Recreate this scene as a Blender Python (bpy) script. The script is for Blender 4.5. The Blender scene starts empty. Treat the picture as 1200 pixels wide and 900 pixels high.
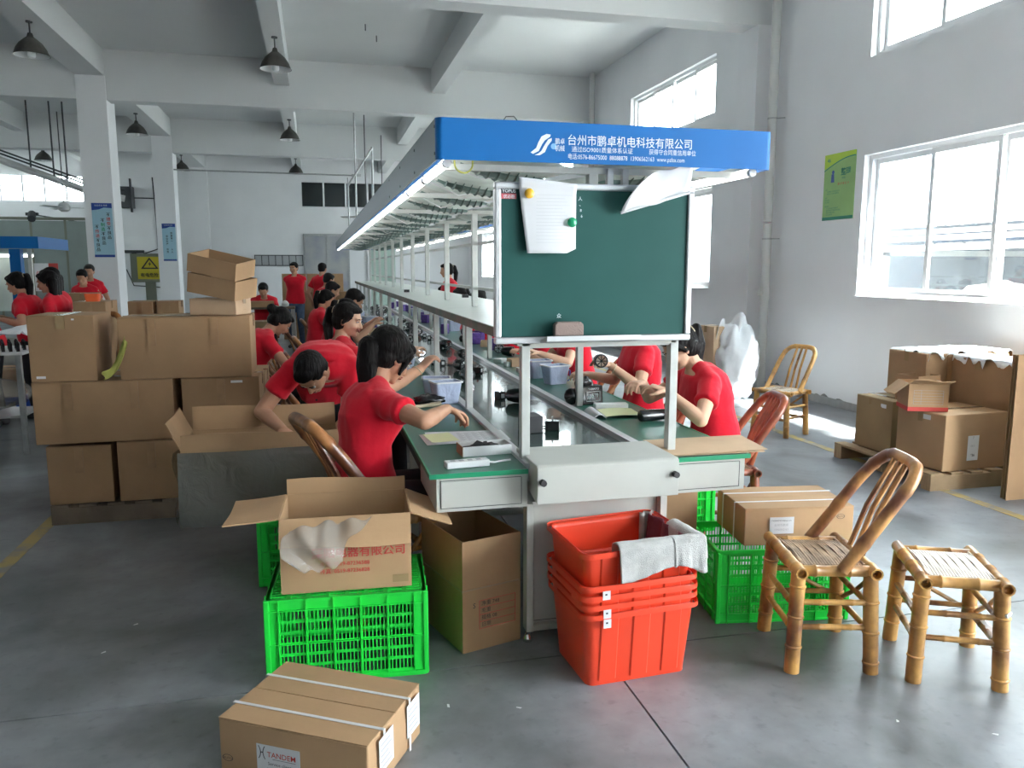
import bpy, math, random
from mathutils import Vector, Matrix, noise
V = Vector
R = math.radians
S = bpy.context.scene
COL = S.collection
random.seed(7)

# ---------------------------------------------------------------- camera, world, exposure
cam_d = bpy.data.cameras.new('camera'); cam = bpy.data.objects.new('camera', cam_d); COL.objects.link(cam)
cam_d.sensor_width = 36.0; cam_d.lens = 36.0 * 935 / 1200; cam_d.clip_start = .05; cam_d.clip_end = 300
cam.location = (0, 0, 1.55)
cam.rotation_euler = (R(90 - 8.276), 0, R(-13.681))
S.camera = cam
S.view_settings.view_transform = 'Standard'; S.view_settings.look = 'None'
S.view_settings.gamma = 1; S.view_settings.use_curve_mapping = False
S.view_settings.exposure = 0.55
S.cycles.use_denoising = True
S.cycles.max_bounces = 8; S.cycles.diffuse_bounces = 5; S.cycles.transparent_max_bounces = 12
S.cycles.caustics_reflective = False; S.cycles.caustics_refractive = False
S.cycles.sample_clamp_indirect = 8
w = bpy.data.worlds.new('overcast_sky'); S.world = w; w.use_nodes = True
bgn = w.node_tree.nodes['Background']
bgn.inputs[0].default_value = (.86, .94, 1, 1); bgn.inputs[1].default_value = 17.0
sun_d = bpy.data.lights.new('hazy_sun', 'SUN'); sun_d.energy = 70; sun_d.angle = R(4); sun_d.color = (1, .97, .92)
sun = bpy.data.objects.new('hazy_sun', sun_d); COL.objects.link(sun)
sun.rotation_euler = V((-.73, 1.1, -1.7)).to_track_quat('-Z', 'Y').to_euler()

def window_portal(name, loc, rot, sx, sy):
    l = bpy.data.lights.new(name, 'AREA'); l.shape = 'RECTANGLE'; l.size = sx; l.size_y = sy
    l.cycles.is_portal = True
    o = bpy.data.objects.new(name, l); o.location = loc; o.rotation_euler = rot; COL.objects.link(o)

# ---------------------------------------------------------------- mesh helpers
_scratch = bpy.data.scenes.new('scratch')      # modifiers are baked here, away from the full scene
def baked(o):
    _scratch.collection.objects.link(o); vl = _scratch.view_layers[0]; vl.update()
    m = bpy.data.meshes.new_from_object(o.evaluated_get(vl.depsgraph)); _scratch.collection.objects.unlink(o); return m
def frame(d, up=V((0, 0, 1))):
    d = V(d).normalized(); up = V(up)
    if abs(d.dot(up)) > .98: up = V((0, 1, 0)) if abs(d.y) < .9 else V((1, 0, 0))
    r = d.cross(up).normalized(); u = r.cross(d)
    return r, u, d

class MB:
    def __init__(s): s.v = []; s.f = []
    def add(s, vs, fs, M=None):
        b = len(s.v)
        s.v += [tuple(M @ V(p)) if M else tuple(p) for p in vs]
        s.f += [[i + b for i in f] for f in fs]
        return s
    def bx(s, x0, x1, y0, y1, z0, z1, M=None):
        vs = [(x, y, z) for z in (z0, z1) for y in (y0, y1) for x in (x0, x1)]
        return s.add(vs, [(0, 2, 3, 1), (4, 5, 7, 6), (0, 1, 5, 4), (2, 6, 7, 3), (0, 4, 6, 2), (1, 3, 7, 5)], M)
    def loft(s, rings, cap=True, M=None, closed=True):
        n = len(rings[0]); vs = [p for r in rings for p in r]; fs = []
        for i in range(len(rings) - 1):
            for j in range(n if closed else n - 1):
                k = (j + 1) % n
                fs.append((i * n + j, i * n + k, (i + 1) * n + k, (i + 1) * n + j))
        if cap: fs.append(tuple(range(n - 1, -1, -1))); fs.append(tuple((len(rings) - 1) * n + j for j in range(n)))
        return s.add(vs, fs, M)
    def tube(s, pts, r, n=10, cap=True, M=None, hollow=0):
        pts = [V(p) for p in pts]; L = len(pts)
        rs = list(r) if hasattr(r, '__len__') else [r] * L
        rings = []; u = None
        for i, p in enumerate(pts):
            d = (pts[min(i + 1, L - 1)] - pts[max(i - 1, 0)]).normalized()
            if u is None: a, u, _ = frame(d)
            u = (u - d * u.dot(d)).normalized(); a = d.cross(u)
            rings.append([p + (a * math.cos(t) + u * math.sin(t)) * rs[i] for t in [6.28318 * k / n for k in range(n)]])
        if hollow:
            d0 = (pts[1] - pts[0]).normalized(); d1 = (pts[-1] - pts[-2]).normalized()
            def inner(ring, c, d, k, off): return [c + (q - c) * k + d * off for q in ring]
            rings = [inner(rings[0], pts[0], d0, hollow, .03), inner(rings[0], pts[0], d0, hollow, 0)] + rings + \
                    [inner(rings[-1], pts[-1], d1, hollow, 0), inner(rings[-1], pts[-1], d1, hollow, -.03)]
        return s.loft(rings, cap, M)
    def cyl(s, p0, p1, r0, r1=None, n=12): return s.tube([p0, p1], [r0, r0 if r1 is None else r1], n)
    def ell(s, c, r, ax=None, n=12):
        c = V(c); r = (r, r, r) if not hasattr(r, '__len__') else r
        X, Y, Z = ax if ax else (V((1, 0, 0)), V((0, 1, 0)), V((0, 0, 1)))
        m = max(6, n // 2 + 1); vs = [c - Z * r[2]]; fs = []
        for i in range(1, m):
            t = -math.pi / 2 + math.pi * i / m
            for j in range(n):
                a = 6.28318 * j / n
                vs.append(c + X * (r[0] * math.cos(t) * math.cos(a)) + Y * (r[1] * math.cos(t) * math.sin(a)) + Z * (r[2] * math.sin(t)))
        vs.append(c + Z * r[2]); T = len(vs) - 1
        for j in range(n):
            k = (j + 1) % n; fs.append((0, 1 + k, 1 + j)); fs.append((T, T - n + j, T - n + k))
            for i in range(m - 2): fs.append((1 + i * n + j, 1 + i * n + k, 1 + (i + 1) * n + k, 1 + (i + 1) * n + j))
        return s.add(vs, fs)
    def cap(s, p0, p1, r0, r1, n=12):      # tapered limb with round ends
        p0 = V(p0); p1 = V(p1); d = (p1 - p0); L = d.length
        if L < 1e-5: return s.ell(p0, r0, n=n)
        d /= L; pts = []; rs = []
        for k in range(4):
            a = math.pi / 2 * k / 4; pts.append(p0 - d * r0 * math.cos(a)); rs.append(max(r0 * math.sin(a), r0 * .12))
        pts.append(p0); rs.append(r0); pts.append(p1); rs.append(r1)
        for k in range(3, -1, -1):
            a = math.pi / 2 * k / 4; pts.append(p1 + d * r1 * math.cos(a)); rs.append(max(r1 * math.sin(a), r1 * .12))
        return s.tube(pts, rs, n)
    def grid(s, fn, nu, nv):
        vs = [fn(i / nu, j / nv) for j in range(nv + 1) for i in range(nu + 1)]
        fs = [(j * (nu + 1) + i, j * (nu + 1) + i + 1, (j + 1) * (nu + 1) + i + 1, (j + 1) * (nu + 1) + i) for j in range(nv) for i in range(nu)]
        return s.add(vs, fs)
    def lathe(s, prof, n=20, c=(0, 0, 0), M=None):
        return s.loft([[(c[0] + r * math.cos(6.28318 * k / n), c[1] + r * math.sin(6.28318 * k / n), c[2] + z) for k in range(n)] for r, z in prof], True, M)
    def mesh(s, name):
        m = bpy.data.meshes.new(name); m.from_pydata(s.v, [], s.f); m.update(); return m
    def build(s, name, mat, parent=None, smooth=False, bev=0, solid=0, sub=0, kind=None, loc=None, rz=0):
        m = s.mesh(name); m.materials.append(mat)
        if smooth:
            for p in m.polygons: p.use_smooth = True
            try: m.set_sharp_from_angle(angle=R(38 if smooth is True else smooth))
            except Exception: pass
        o = bpy.data.objects.new(name, m); COL.objects.link(o)
        if solid: q = o.modifiers.new('thick', 'SOLIDIFY'); q.thickness = solid; q.offset = 0
        if bev: q = o.modifiers.new('edge', 'BEVEL'); q.width = bev; q.segments = 2; q.limit_method = 'ANGLE'
        if sub: q = o.modifiers.new('smooth', 'SUBSURF'); q.levels = sub; q.render_levels = sub
        if parent: o.parent = parent
        if kind: o['kind'] = kind
        if loc: o.location = loc
        if rz: o.rotation_euler.z = rz
        return o
    def fused(s, name, mat, parent, voxel, iters=3, wob=0, wf=9.0):
        """one continuous skin over the overlapping volumes"""
        m = s.mesh(name); o = bpy.data.objects.new(name, m)
        q = o.modifiers.new('r', 'REMESH'); q.mode = 'VOXEL'; q.voxel_size = voxel; q.use_smooth_shade = True
        q = o.modifiers.new('s', 'SMOOTH'); q.factor = .5; q.iterations = iters
        e = baked(o); COL.objects.link(o)
        o.modifiers.clear(); o.data = e; bpy.data.meshes.remove(m); e.name = name
        e.materials.clear(); e.materials.append(mat)
        if wob:
            import numpy as np
            nv = len(e.vertices); co = np.empty(nv * 3, 'f'); no = np.empty(nv * 3, 'f')
            e.vertices.foreach_get('co', co); e.vertex_normals.foreach_get('vector', no)
            co = co.reshape(-1, 3); no = no.reshape(-1, 3)
            for i_, c in enumerate([V(q) for q in co.tolist()]):
                a = noise.noise(V((c.x * wf, c.y * wf, c.z * wf * .55)))
                b = noise.noise(V((c.x * wf * 2.2 + 5, c.y * wf * 2.2, c.z * wf * 1.1)))
                co[i_] += no[i_] * (wob * (1 - 2 * abs(a)) * .8 + wob * .4 * b)
            e.vertices.foreach_set('co', co.ravel()); e.update()
        o.parent = parent
        return o

def tag(o, label=None, cat=None, group=None, kind=None):
    if label: o['label'] = label
    if cat: o['category'] = cat
    if group: o['group'] = group
    if kind: o['kind'] = kind
    return o
def thing(name, label, cat, loc=(0, 0, 0), rz=0, group=None):
    o = bpy.data.objects.new(name, None); o.empty_display_size = .1; COL.objects.link(o)
    o.location = loc; o.rotation_euler = (0, 0, rz); return tag(o, label, cat, group)
def dup(root, loc, rz=0, label=None, group=None, scale=None):
    r = root.copy(); COL.objects.link(r); r.location = loc; r.rotation_euler = (0, 0, rz)
    if label: r['label'] = label
    if group: r['group'] = group
    if scale: r.scale = scale
    for ch in [c for c in bpy.data.objects if c.parent == root]:
        c = ch.copy(); COL.objects.link(c); c.parent = r
        for g in [q for q in bpy.data.objects if q.parent == ch]:
            d = g.copy(); COL.objects.link(d); d.parent = c
    return r
def struct(name, mb, m, parent=None, **k):
    o = mb.build(name, m, parent, **k); o['kind'] = 'structure'; return o

# ---------------------------------------------------------------- materials
def mat(name, col, rough=.6, metal=0, var=0, vs=3, bump=0, bs=40, col2=None, emit=0, spec=.5, coat=0, alpha=1, stretch=(1, 1, 1), detail=5, trans=0, sheen=0, lo=.35, hi=.65):
    m = bpy.data.materials.new(name); m.use_nodes = True; nt = m.node_tree; N = nt.nodes; L = nt.links
    b = N['Principled BSDF']; b.inputs['Base Color'].default_value = (*col, 1); b.inputs['Roughness'].default_value = rough
    b.inputs['Metallic'].default_value = metal; b.inputs['Specular IOR Level'].default_value = spec
    b.inputs['Coat Weight'].default_value = coat; b.inputs['Alpha'].default_value = alpha
    b.inputs['Transmission Weight'].default_value = trans; b.inputs['Sheen Weight'].default_value = sheen
    if emit: b.inputs['Emission Color'].default_value = (*col, 1); b.inputs['Emission Strength'].default_value = emit
    if var or bump or col2:
        tc = N.new('ShaderNodeTexCoord'); mp = N.new('ShaderNodeMapping'); mp.inputs['Scale'].default_value = stretch
        L.new(tc.outputs['Object'], mp.inputs['Vector'])
    if var or col2:
        n = N.new('ShaderNodeTexNoise'); n.inputs['Scale'].default_value = vs; n.inputs['Detail'].default_value = detail
        L.new(mp.outputs[0], n.inputs['Vector'])
        c = N.new('ShaderNodeValToRGB'); L.new(n.outputs['Fac'], c.inputs[0]); L.new(c.outputs[0], b.inputs['Base Color'])
        c.color_ramp.elements[0].position = lo; c.color_ramp.elements[1].position = hi
        c2 = col2 if col2 else tuple(x * (1 - var) for x in col)
        c.color_ramp.elements[0].color = (*c2, 1); c.color_ramp.elements[1].color = (*col, 1)
    if bump:
        n2 = N.new('ShaderNodeTexNoise'); n2.inputs['Scale'].default_value = bs; n2.inputs['Detail'].default_value = 4
        L.new(mp.outputs[0], n2.inputs['Vector'])
        bp = N.new('ShaderNodeBump'); bp.inputs['Strength'].default_value = bump; bp.inputs['Distance'].default_value = .01
        L.new(n2.outputs['Fac'], bp.inputs['Height']); L.new(bp.outputs[0], b.inputs['Normal'])
    return m

def glass_mat(name, tint, gloss=.12, rough=.03):
    m = bpy.data.materials.new(name); m.use_nodes = True; nt = m.node_tree; N = nt.nodes; L = nt.links
    N.remove(N['Principled BSDF']); out = N['Material Output']
    t = N.new('ShaderNodeBsdfTransparent'); t.inputs[0].default_value = (*tint, 1)
    g = N.new('ShaderNodeBsdfGlossy'); g.inputs['Roughness'].default_value = rough
    x = N.new('ShaderNodeMixShader'); x.inputs[0].default_value = gloss
    L.new(t.outputs[0], x.inputs[1]); L.new(g.outputs[0], x.inputs[2]); L.new(x.outputs[0], out.inputs[0]); return m

def film_mat(name, col, opac, rough=.25):
    """thin clear plastic film: part see-through, part milky and shiny"""
    m = bpy.data.materials.new(name); m.use_nodes = True; nt = m.node_tree; N = nt.nodes; L = nt.links
    b = N['Principled BSDF']; b.inputs['Base Color'].default_value = (*col, 1); b.inputs['Roughness'].default_value = rough
    tc = N.new('ShaderNodeTexCoord'); n = N.new('ShaderNodeTexNoise'); n.inputs['Scale'].default_value = 9; n.inputs['Detail'].default_value = 6; n.inputs['Distortion'].default_value = 1.2
    L.new(tc.outputs['Object'], n.inputs[0]); bp = N.new('ShaderNodeBump'); bp.inputs['Strength'].default_value = .9; bp.inputs['Distance'].default_value = .02
    L.new(n.outputs['Fac'], bp.inputs['Height']); L.new(bp.outputs[0], b.inputs['Normal'])
    b.inputs['Alpha'].default_value = opac; return m

def concrete_mat():
    m = bpy.data.materials.new('polished_concrete'); m.use_nodes = True; nt = m.node_tree; N = nt.nodes; L = nt.links
    b = N['Principled BSDF']; tc = N.new('ShaderNodeTexCoord')
    def nz(sc, d, dist=0):
        n = N.new('ShaderNodeTexNoise'); n.inputs['Scale'].default_value = sc; n.inputs['Detail'].default_value = d; n.inputs['Distortion'].default_value = dist
        L.new(tc.outputs['Object'], n.inputs[0]); return n
    a = nz(1.3, 8, .4); c = nz(9, 6); d = nz(22, 4)
    r1 = N.new('ShaderNodeValToRGB'); L.new(a.outputs['Fac'], r1.inputs[0])
    r1.color_ramp.elements[0].position = .34; r1.color_ramp.elements[0].color = (.12, .13, .135, 1)
    r1.color_ramp.elements[1].position = .66; r1.color_ramp.elements[1].color = (.29, .305, .33, 1)
    r2 = N.new('ShaderNodeValToRGB'); L.new(c.outputs['Fac'], r2.inputs[0])
    r2.color_ramp.elements[0].position = .3; r2.color_ramp.elements[0].color = (.72, .72, .72, 1)
    r2.color_ramp.elements[1].position = .62; r2.color_ramp.elements[1].color = (1, 1, 1, 1)
    mx = N.new('ShaderNodeMixRGB'); mx.blend_type = 'MULTIPLY'; mx.inputs[0].default_value = .8
    L.new(r1.outputs[0], mx.inputs[1]); L.new(r2.outputs[0], mx.inputs[2])
    r3 = N.new('ShaderNodeValToRGB'); L.new(d.outputs['Fac'], r3.inputs[0])
    r3.color_ramp.elements[0].position = .25; r3.color_ramp.elements[0].color = (.75, .75, .75, 1); r3.color_ramp.elements[1].position = .42; r3.color_ramp.elements[1].color = (1, 1, 1, 1)
    m2 = N.new('ShaderNodeMixRGB'); m2.blend_type = 'MULTIPLY'; m2.inputs[0].default_value = .8
    L.new(mx.outputs[0], m2.inputs[1]); L.new(r3.outputs[0], m2.inputs[2]); L.new(m2.outputs[0], b.inputs['Base Color'])
    rr = N.new('ShaderNodeMapRange'); L.new(c.outputs['Fac'], rr.inputs[0]); rr.inputs[3].default_value = .3; rr.inputs[4].default_value = .5
    L.new(rr.outputs[0], b.inputs['Roughness']); b.inputs['Specular IOR Level'].default_value = .5
    bp = N.new('ShaderNodeBump'); bp.inputs['Strength'].default_value = .08; bp.inputs['Distance'].default_value = .01
    L.new(c.outputs['Fac'], bp.inputs['Height']); L.new(bp.outputs[0], b.inputs['Normal']); return m

def bamboo_mat(name, base, dark, bias=.45):
    m = bpy.data.materials.new(name); m.use_nodes = True; nt = m.node_tree; N = nt.nodes; L = nt.links
    b = N['Principled BSDF']; tc = N.new('ShaderNodeTexCoord'); oi = N.new('ShaderNodeObjectInfo')
    ad = N.new('ShaderNodeVectorMath'); ad.operation = 'ADD'; L.new(tc.outputs['Object'], ad.inputs[0])
    ml = N.new('ShaderNodeMath'); ml.operation = 'MULTIPLY'; ml.inputs[1].default_value = 13; L.new(oi.outputs['Random'], ml.inputs[0]); L.new(ml.outputs[0], ad.inputs[1])
    n = N.new('ShaderNodeTexNoise'); n.inputs['Scale'].default_value = 6; n.inputs['Detail'].default_value = 4; L.new(ad.outputs[0], n.inputs[0])
    c = N.new('ShaderNodeValToRGB'); L.new(n.outputs['Fac'], c.inputs[0]); e = c.color_ramp.elements
    e[0].position = bias - .12; e[0].color = (*dark, 1); e[1].position = bias + .1; e[1].color = (*base, 1)
    q = e.new(bias); q.color = tuple(.5 * base[i] + .5 * dark[i] for i in range(3)) + (1,)
    n3 = N.new('ShaderNodeTexNoise'); n3.inputs['Scale'].default_value = 60; mp = N.new('ShaderNodeMapping'); mp.inputs['Scale'].default_value = (1, 1, .06)
    L.new(ad.outputs[0], mp.inputs[0]); L.new(mp.outputs[0], n3.inputs[0])
    mx = N.new('ShaderNodeMixRGB'); mx.blend_type = 'MULTIPLY'; mx.inputs[0].default_value = .45; L.new(c.outputs[0], mx.inputs[1]); L.new(n3.outputs['Fac'], mx.inputs[2])
    g = N.new('ShaderNodeMixRGB'); g.blend_type = 'ADD'; g.inputs[0].default_value = .25; L.new(mx.outputs[0], g.inputs[1]); L.new(c.outputs[0], g.inputs[2])
    L.new(g.outputs[0], b.inputs['Base Color']); b.inputs['Roughness'].default_value = .36; b.inputs['Coat Weight'].default_value = .25; return m

M_ = {}
M_['floor'] = concrete_mat()
M_['wall'] = mat('white_plaster', (.86, .86, .87), .9, var=.04, vs=1.2, bump=.05, bs=18)
M_['ceil'] = mat('grey_painted_ceiling', (.72, .73, .73), .9, var=.04, vs=.8, bump=.05, bs=12)
M_['patch'] = mat('bare_mortar_patch', (.3, .29, .28), .95, var=.4, vs=20)
M_['yellow'] = mat('worn_yellow_paint', (.42, .31, .11), .6, col2=(.26, .24, .2), vs=7, lo=.4, hi=.55)
M_['seam'] = mat('dark_floor_joint', (.02, .02, .02), .9)
M_['alu'] = mat('window_aluminium', (.78, .78, .79), .4, .2)
M_['glass'] = glass_mat('window_glass', (.93, .96, .95))
M_['glass_dirty'] = glass_mat('dusty_window_glass', (.85, .9, .92), .25, .35)
M_['pvc'] = mat('grey_white_pvc_pipe', (.62, .62, .6), .45)
M_['steel'] = mat('galvanised_steel', (.45, .46, .46), .4, .6, var=.15, vs=20)
M_['dsteel'] = mat('dark_steel', (.06, .065, .07), .5, .4)
M_['powder'] = mat('grey_powder_coat', (.50, .51, .47), .45, var=.05, vs=8)
M_['postmat'] = mat('grey_post_paint', (.52, .54, .51), .4, var=.12, vs=14)
M_['green_top'] = mat('green_antistatic_mat', (.016, .125, .088), .32, var=.1, vs=5, coat=.12)
M_['green_edge'] = mat('green_edge_band', (.015, .27, .13), .35)
M_['belt'] = mat('dark_green_conveyor_belt', (.028, .075, .062), .16, var=.3, vs=3, stretch=(6, .6, 1), coat=.6, bump=.06, bs=3)
M_['shelf'] = mat('pale_shelf_laminate', (.62, .68, .63), .3, var=.12, vs=4, stretch=(1, 6, 1))
M_['shelfedge'] = mat('brown_green_shelf_edge', (.12, .09, .075), .5, col2=(.03, .08, .05), vs=6)
M_['blue'] = mat('blue_fascia_enamel', (.004, .12, .38), .42, var=.08, vs=4, spec=.25)
M_['blue_greyed'] = mat('blue_enamel_greyed_by_glare', (.055, .085, .115), .35, .3, coat=.3)  # blue enamel with the outer side's grey reflection put into the colour
M_['white_ink'] = mat('white_lettering', (.75, .8, .84), .6)
M_['tube'] = mat('lit_tube', (1, 1, .97), .5, emit=5)
M_['refl'] = mat('pale_reflector_sheet', (.70, .77, .72), .35, var=.2, vs=4, stretch=(1, 8, 1))
M_['refl2'] = mat('green_grey_louver', (.16, .26, .24), .35, .2, var=.3, vs=9)
M_['board'] = mat('green_chalkboard', (.009, .063, .056), .55, col2=(.015, .08, .072), vs=2.4, spec=.2, lo=.3, hi=.75)
M_['boardframe'] = mat('board_aluminium', (.6, .61, .62), .38, .45)
M_['paper'] = mat('white_paper', (.74, .75, .77), .7, var=.05, vs=5)
M_['yellowpaper'] = mat('pale_yellow_paper', (.75, .78, .45), .7)
M_['faint'] = mat('very_faint_print', (.58, .59, .61), .8)
M_['ink'] = mat('faint_grey_print', (.42, .43, .45), .8)
M_['black_ink'] = mat('black_print', (.03, .03, .035), .7)
M_['red_ink'] = mat('red_print', (.55, .06, .05), .7)
M_['magY'] = mat('yellow_magnet', (.75, .42, .03), .3, coat=.5)
M_['magG'] = mat('green_magnet', (.0, .3, .13), .3, coat=.5)
M_['felt'] = mat('mauve_felt_eraser', (.25, .19, .17), .95, bump=.4, bs=150)
CB = [mat('cardboard_tan', (.46, .29, .155), .85, var=.16, vs=3, bump=.12, bs=25),
      mat('cardboard_brown', (.38, .23, .12), .85, var=.2, vs=2.5, bump=.12, bs=25),
      mat('cardboard_light', (.56, .39, .25), .85, var=.13, vs=4, bump=.12, bs=25),
      mat('cardboard_olive', (.35, .24, .12), .8, var=.15, vs=3, bump=.1, bs=20)]
M_['cbin'] = mat('cardboard_inside', (.34, .235, .15), .9, var=.15, vs=5)
M_['tape'] = mat('brown_packing_tape', (.36, .25, .13), .22, var=.1, vs=10, coat=.4)
M_['tape_dull'] = mat('dull_brown_tape', (.34, .20, .10), .35, var=.2, vs=12)
M_['strap'] = mat('white_plastic_strap', (.72, .72, .74), .4)
M_['green_pl'] = mat('bright_green_plastic', (.016, .70, .065), .38, spec=.5, var=.08, vs=6)
M_['red_pl'] = mat('red_orange_plastic', (.82, .065, .025), .35, var=.06, vs=5, bump=.04, bs=10)
M_['towel'] = mat('grey_terry_towel', (.50, .50, .48), .97, var=.18, vs=24, bump=.45, bs=260, sheen=.3)
M_['maroon'] = mat('maroon_cloth', (.2, .05, .07), .95, bump=.5, bs=90)
M_['wood'] = mat('pallet_pine', (.40, .27, .15), .8, var=.35, vs=4, stretch=(1, 9, 1), bump=.2, bs=30)
M_['wood2'] = mat('weathered_pallet_wood', (.20, .15, .11), .85, var=.35, vs=4, stretch=(1, 9, 1), bump=.2, bs=30)
M_['film'] = film_mat('wrapping_film', (.16, .17, .155), .72, .1)
M_['bag'] = film_mat('milky_plastic_bag', (.55, .51, .45), .34, .15)
M_['whitebag'] = mat('white_woven_bag', (.85, .86, .88), .6, bump=.7, bs=12, var=.05, vs=9)
M_['bamboo'] = bamboo_mat('golden_bamboo', (.56, .30, .085), (.15, .055, .02), .45)
M_['bamboo_mid'] = bamboo_mat('brown_golden_bamboo', (.52, .26, .08), (.14, .045, .02), .50)
M_['bamboo_dk'] = bamboo_mat('scorched_bamboo', (.42, .18, .06), (.11, .035, .015), .52)
M_['bamboo_red'] = bamboo_mat('red_brown_bamboo', (.30, .075, .03), (.12, .03, .015), .47)
M_['weave'] = mat('pale_bamboo_strip', (.78, .68, .56), .45, var=.35, vs=18)
M_['weave_dk'] = mat('brown_bamboo_strip', (.50, .33, .2), .5, var=.5, vs=18)
M_['weave_gap_shade'] = mat('strip_gap_shadow', (.12, .07, .035), .7)
M_['skin'] = mat('warm_skin', (.50, .27, .17), .5, var=.1, vs=12, spec=.35)
M_['skin2'] = mat('light_skin', (.62, .38, .26), .5, var=.1, vs=12, spec=.35)
M_['lip'] = mat('lip', (.38, .12, .10), .45)
M_['eye'] = mat('eye_white', (.7, .7, .68), .3)
M_['iris'] = mat('dark_iris', (.02, .012, .01), .2)
M_['hair'] = mat('black_hair', (.006, .005, .005), .55, bump=.9, bs=70, stretch=(1, 1, .12), spec=.16)
M_['shirt'] = mat('crimson_cotton', (.66, .010, .028), .9, var=.12, vs=6, bump=.25, bs=26, sheen=.15, spec=.2)
M_['trouser'] = mat('black_trouser', (.012, .012, .016), .9)
M_['jeans'] = mat('blue_denim', (.07, .11, .19), .9, var=.3, vs=14)
M_['shoe'] = mat('dark_shoe', (.03, .03, .035), .6)
M_['blackpl'] = mat('black_plastic', (.012, .012, .014), .25, coat=.3)
M_['blackpl2'] = mat('matt_black_plastic', (.025, .025, .028), .5)
M_['whitepl'] = mat('white_plastic', (.72, .73, .73), .35)
M_['clearbin'] = film_mat('cloudy_blue_white_bin', (.55, .62, .80), .80, .25)
M_['bluepl'] = mat('blue_plastic', (.01, .07, .42), .4)
M_['purple'] = mat('violet_blister', (.12, .06, .34), .3, var=.4, vs=30)
M_['chrome'] = mat('bright_chrome', (.7, .7, .7), .12, 1)
M_['lampshade'] = mat('grey_brown_enamel', (.085, .08, .072), .5, .3, var=.3, vs=12)
M_['lampin'] = mat('white_enamel_inside', (.7, .7, .7), .35)
M_['bulb'] = mat('frosted_bulb', (.8, .8, .8), .3)
M_['posterblue'] = mat('pale_blue_poster', (.35, .56, .66), .35)
M_['posternavy'] = mat('navy_poster_band', (.02, .06, .30), .35)
M_['postergreen'] = mat('green_poster', (.33, .55, .20), .5, var=.2, vs=1.5)
M_['posterlime'] = mat('lime_poster_band', (.42, .60, .05), .5)
M_['posterdk'] = mat('dark_green_print', (.02, .22, .14), .5)
M_['signyellow'] = mat('warning_yellow', (.62, .50, .03), .5)
M_['meter'] = mat('olive_metal_box', (.20, .21, .16), .5)
M_['doorpaint'] = mat('stained_grey_door', (.42, .42, .40), .7, col2=(.30, .31, .36), vs=1.6)
M_['partition'] = mat('grey_green_partition', (.27, .32, .30), .5, var=.1, vs=2)
M_['darkpane'] = mat('dark_window_pane', (.008, .012, .014), .2)
M_['tin'] = mat('pale_corrugated_tin', (.68, .68, .66), .6, var=.15, vs=3)
M_['darktin'] = mat('blue_grey_shed_wall', (.05, .06, .075), .7, var=.3, vs=4)
M_['yard'] = mat('yard_concrete', (.55, .55, .53), .9, var=.2, vs=1)
M_['cloth_y'] = mat('yellow_green_cloth', (.42, .42, .10), .9)
M_['orange'] = mat('orange_plastic', (.85, .13, .03), .4)
M_['cream'] = mat('cream_plastic', (.5, .42, .28), .5)

# ---------------------------------------------------------------- lettering
_g = {}
def text(body, size, m, parent, origin, xd=(1, 0, 0), up=(0, 0, 1), name='lettering', align='LEFT', sx=1.0, ext=.0006, vertical=False, bold=0):
    key = (body, vertical, bold)
    if key not in _g:
        c = bpy.data.curves.new('t', 'FONT'); c.body = '\n'.join(body) if vertical else body; c.resolution_u = 2; c.offset = bold
        if vertical: c.space_line = 1.0; c.align_x = 'CENTER'
        o = bpy.data.objects.new('t', c); me = baked(o)
        bpy.data.objects.remove(o); _g[key] = ([v.co.copy() for v in me.vertices], [list(p.vertices) for p in me.polygons])
    vs, fs = _g[key]
    if not vs: return
    X = V(xd).normalized(); U = V(up).normalized(); Nn = X.cross(U)
    w_ = max(v.x for v in vs); sh = {'LEFT': 0, 'CENTER': w_ / 2, 'RIGHT': w_}[align] if not vertical else 0
    O = V(origin)
    mb = MB().add([O + X * ((v.x - sh) * size * sx) + U * (v.y * size) + Nn * ext for v in vs], fs)
    return mb.build(name, m, parent)

# ---------------------------------------------------------------- the building
XW, XL, YB, YF, ZC = 5.63, -13.4, 30.0, -9.0, 5.4
fl = MB().bx(XL, XW, YF, YB, -.2, -.012); floor = struct('floor', fl, M_['seam'])
xs = [XL, -9, -3.95, 1.083, XW]; ys = [YF, -2.2, 2.9, 8.0, 13.1, 18.2, 23.3, YB]
for i in range(len(xs) - 1):
    for j in range(len(ys) - 1):
        g = .004
        MB().bx(xs[i] + g, xs[i + 1] - g, ys[j] + g, ys[j + 1] - g, -.012, 0).build('concrete_slab', M_['floor'], floor)
for x in (-1.64, 4.25):
    struct('trim_1', MB().bx(x - .04, x + .04, YF + .1, 28, .0, .0015), M_['yellow'])
struct('ceiling', MB().bx(XL, XW, YF, YB, ZC, ZC + .2), M_['ceil'])
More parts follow.
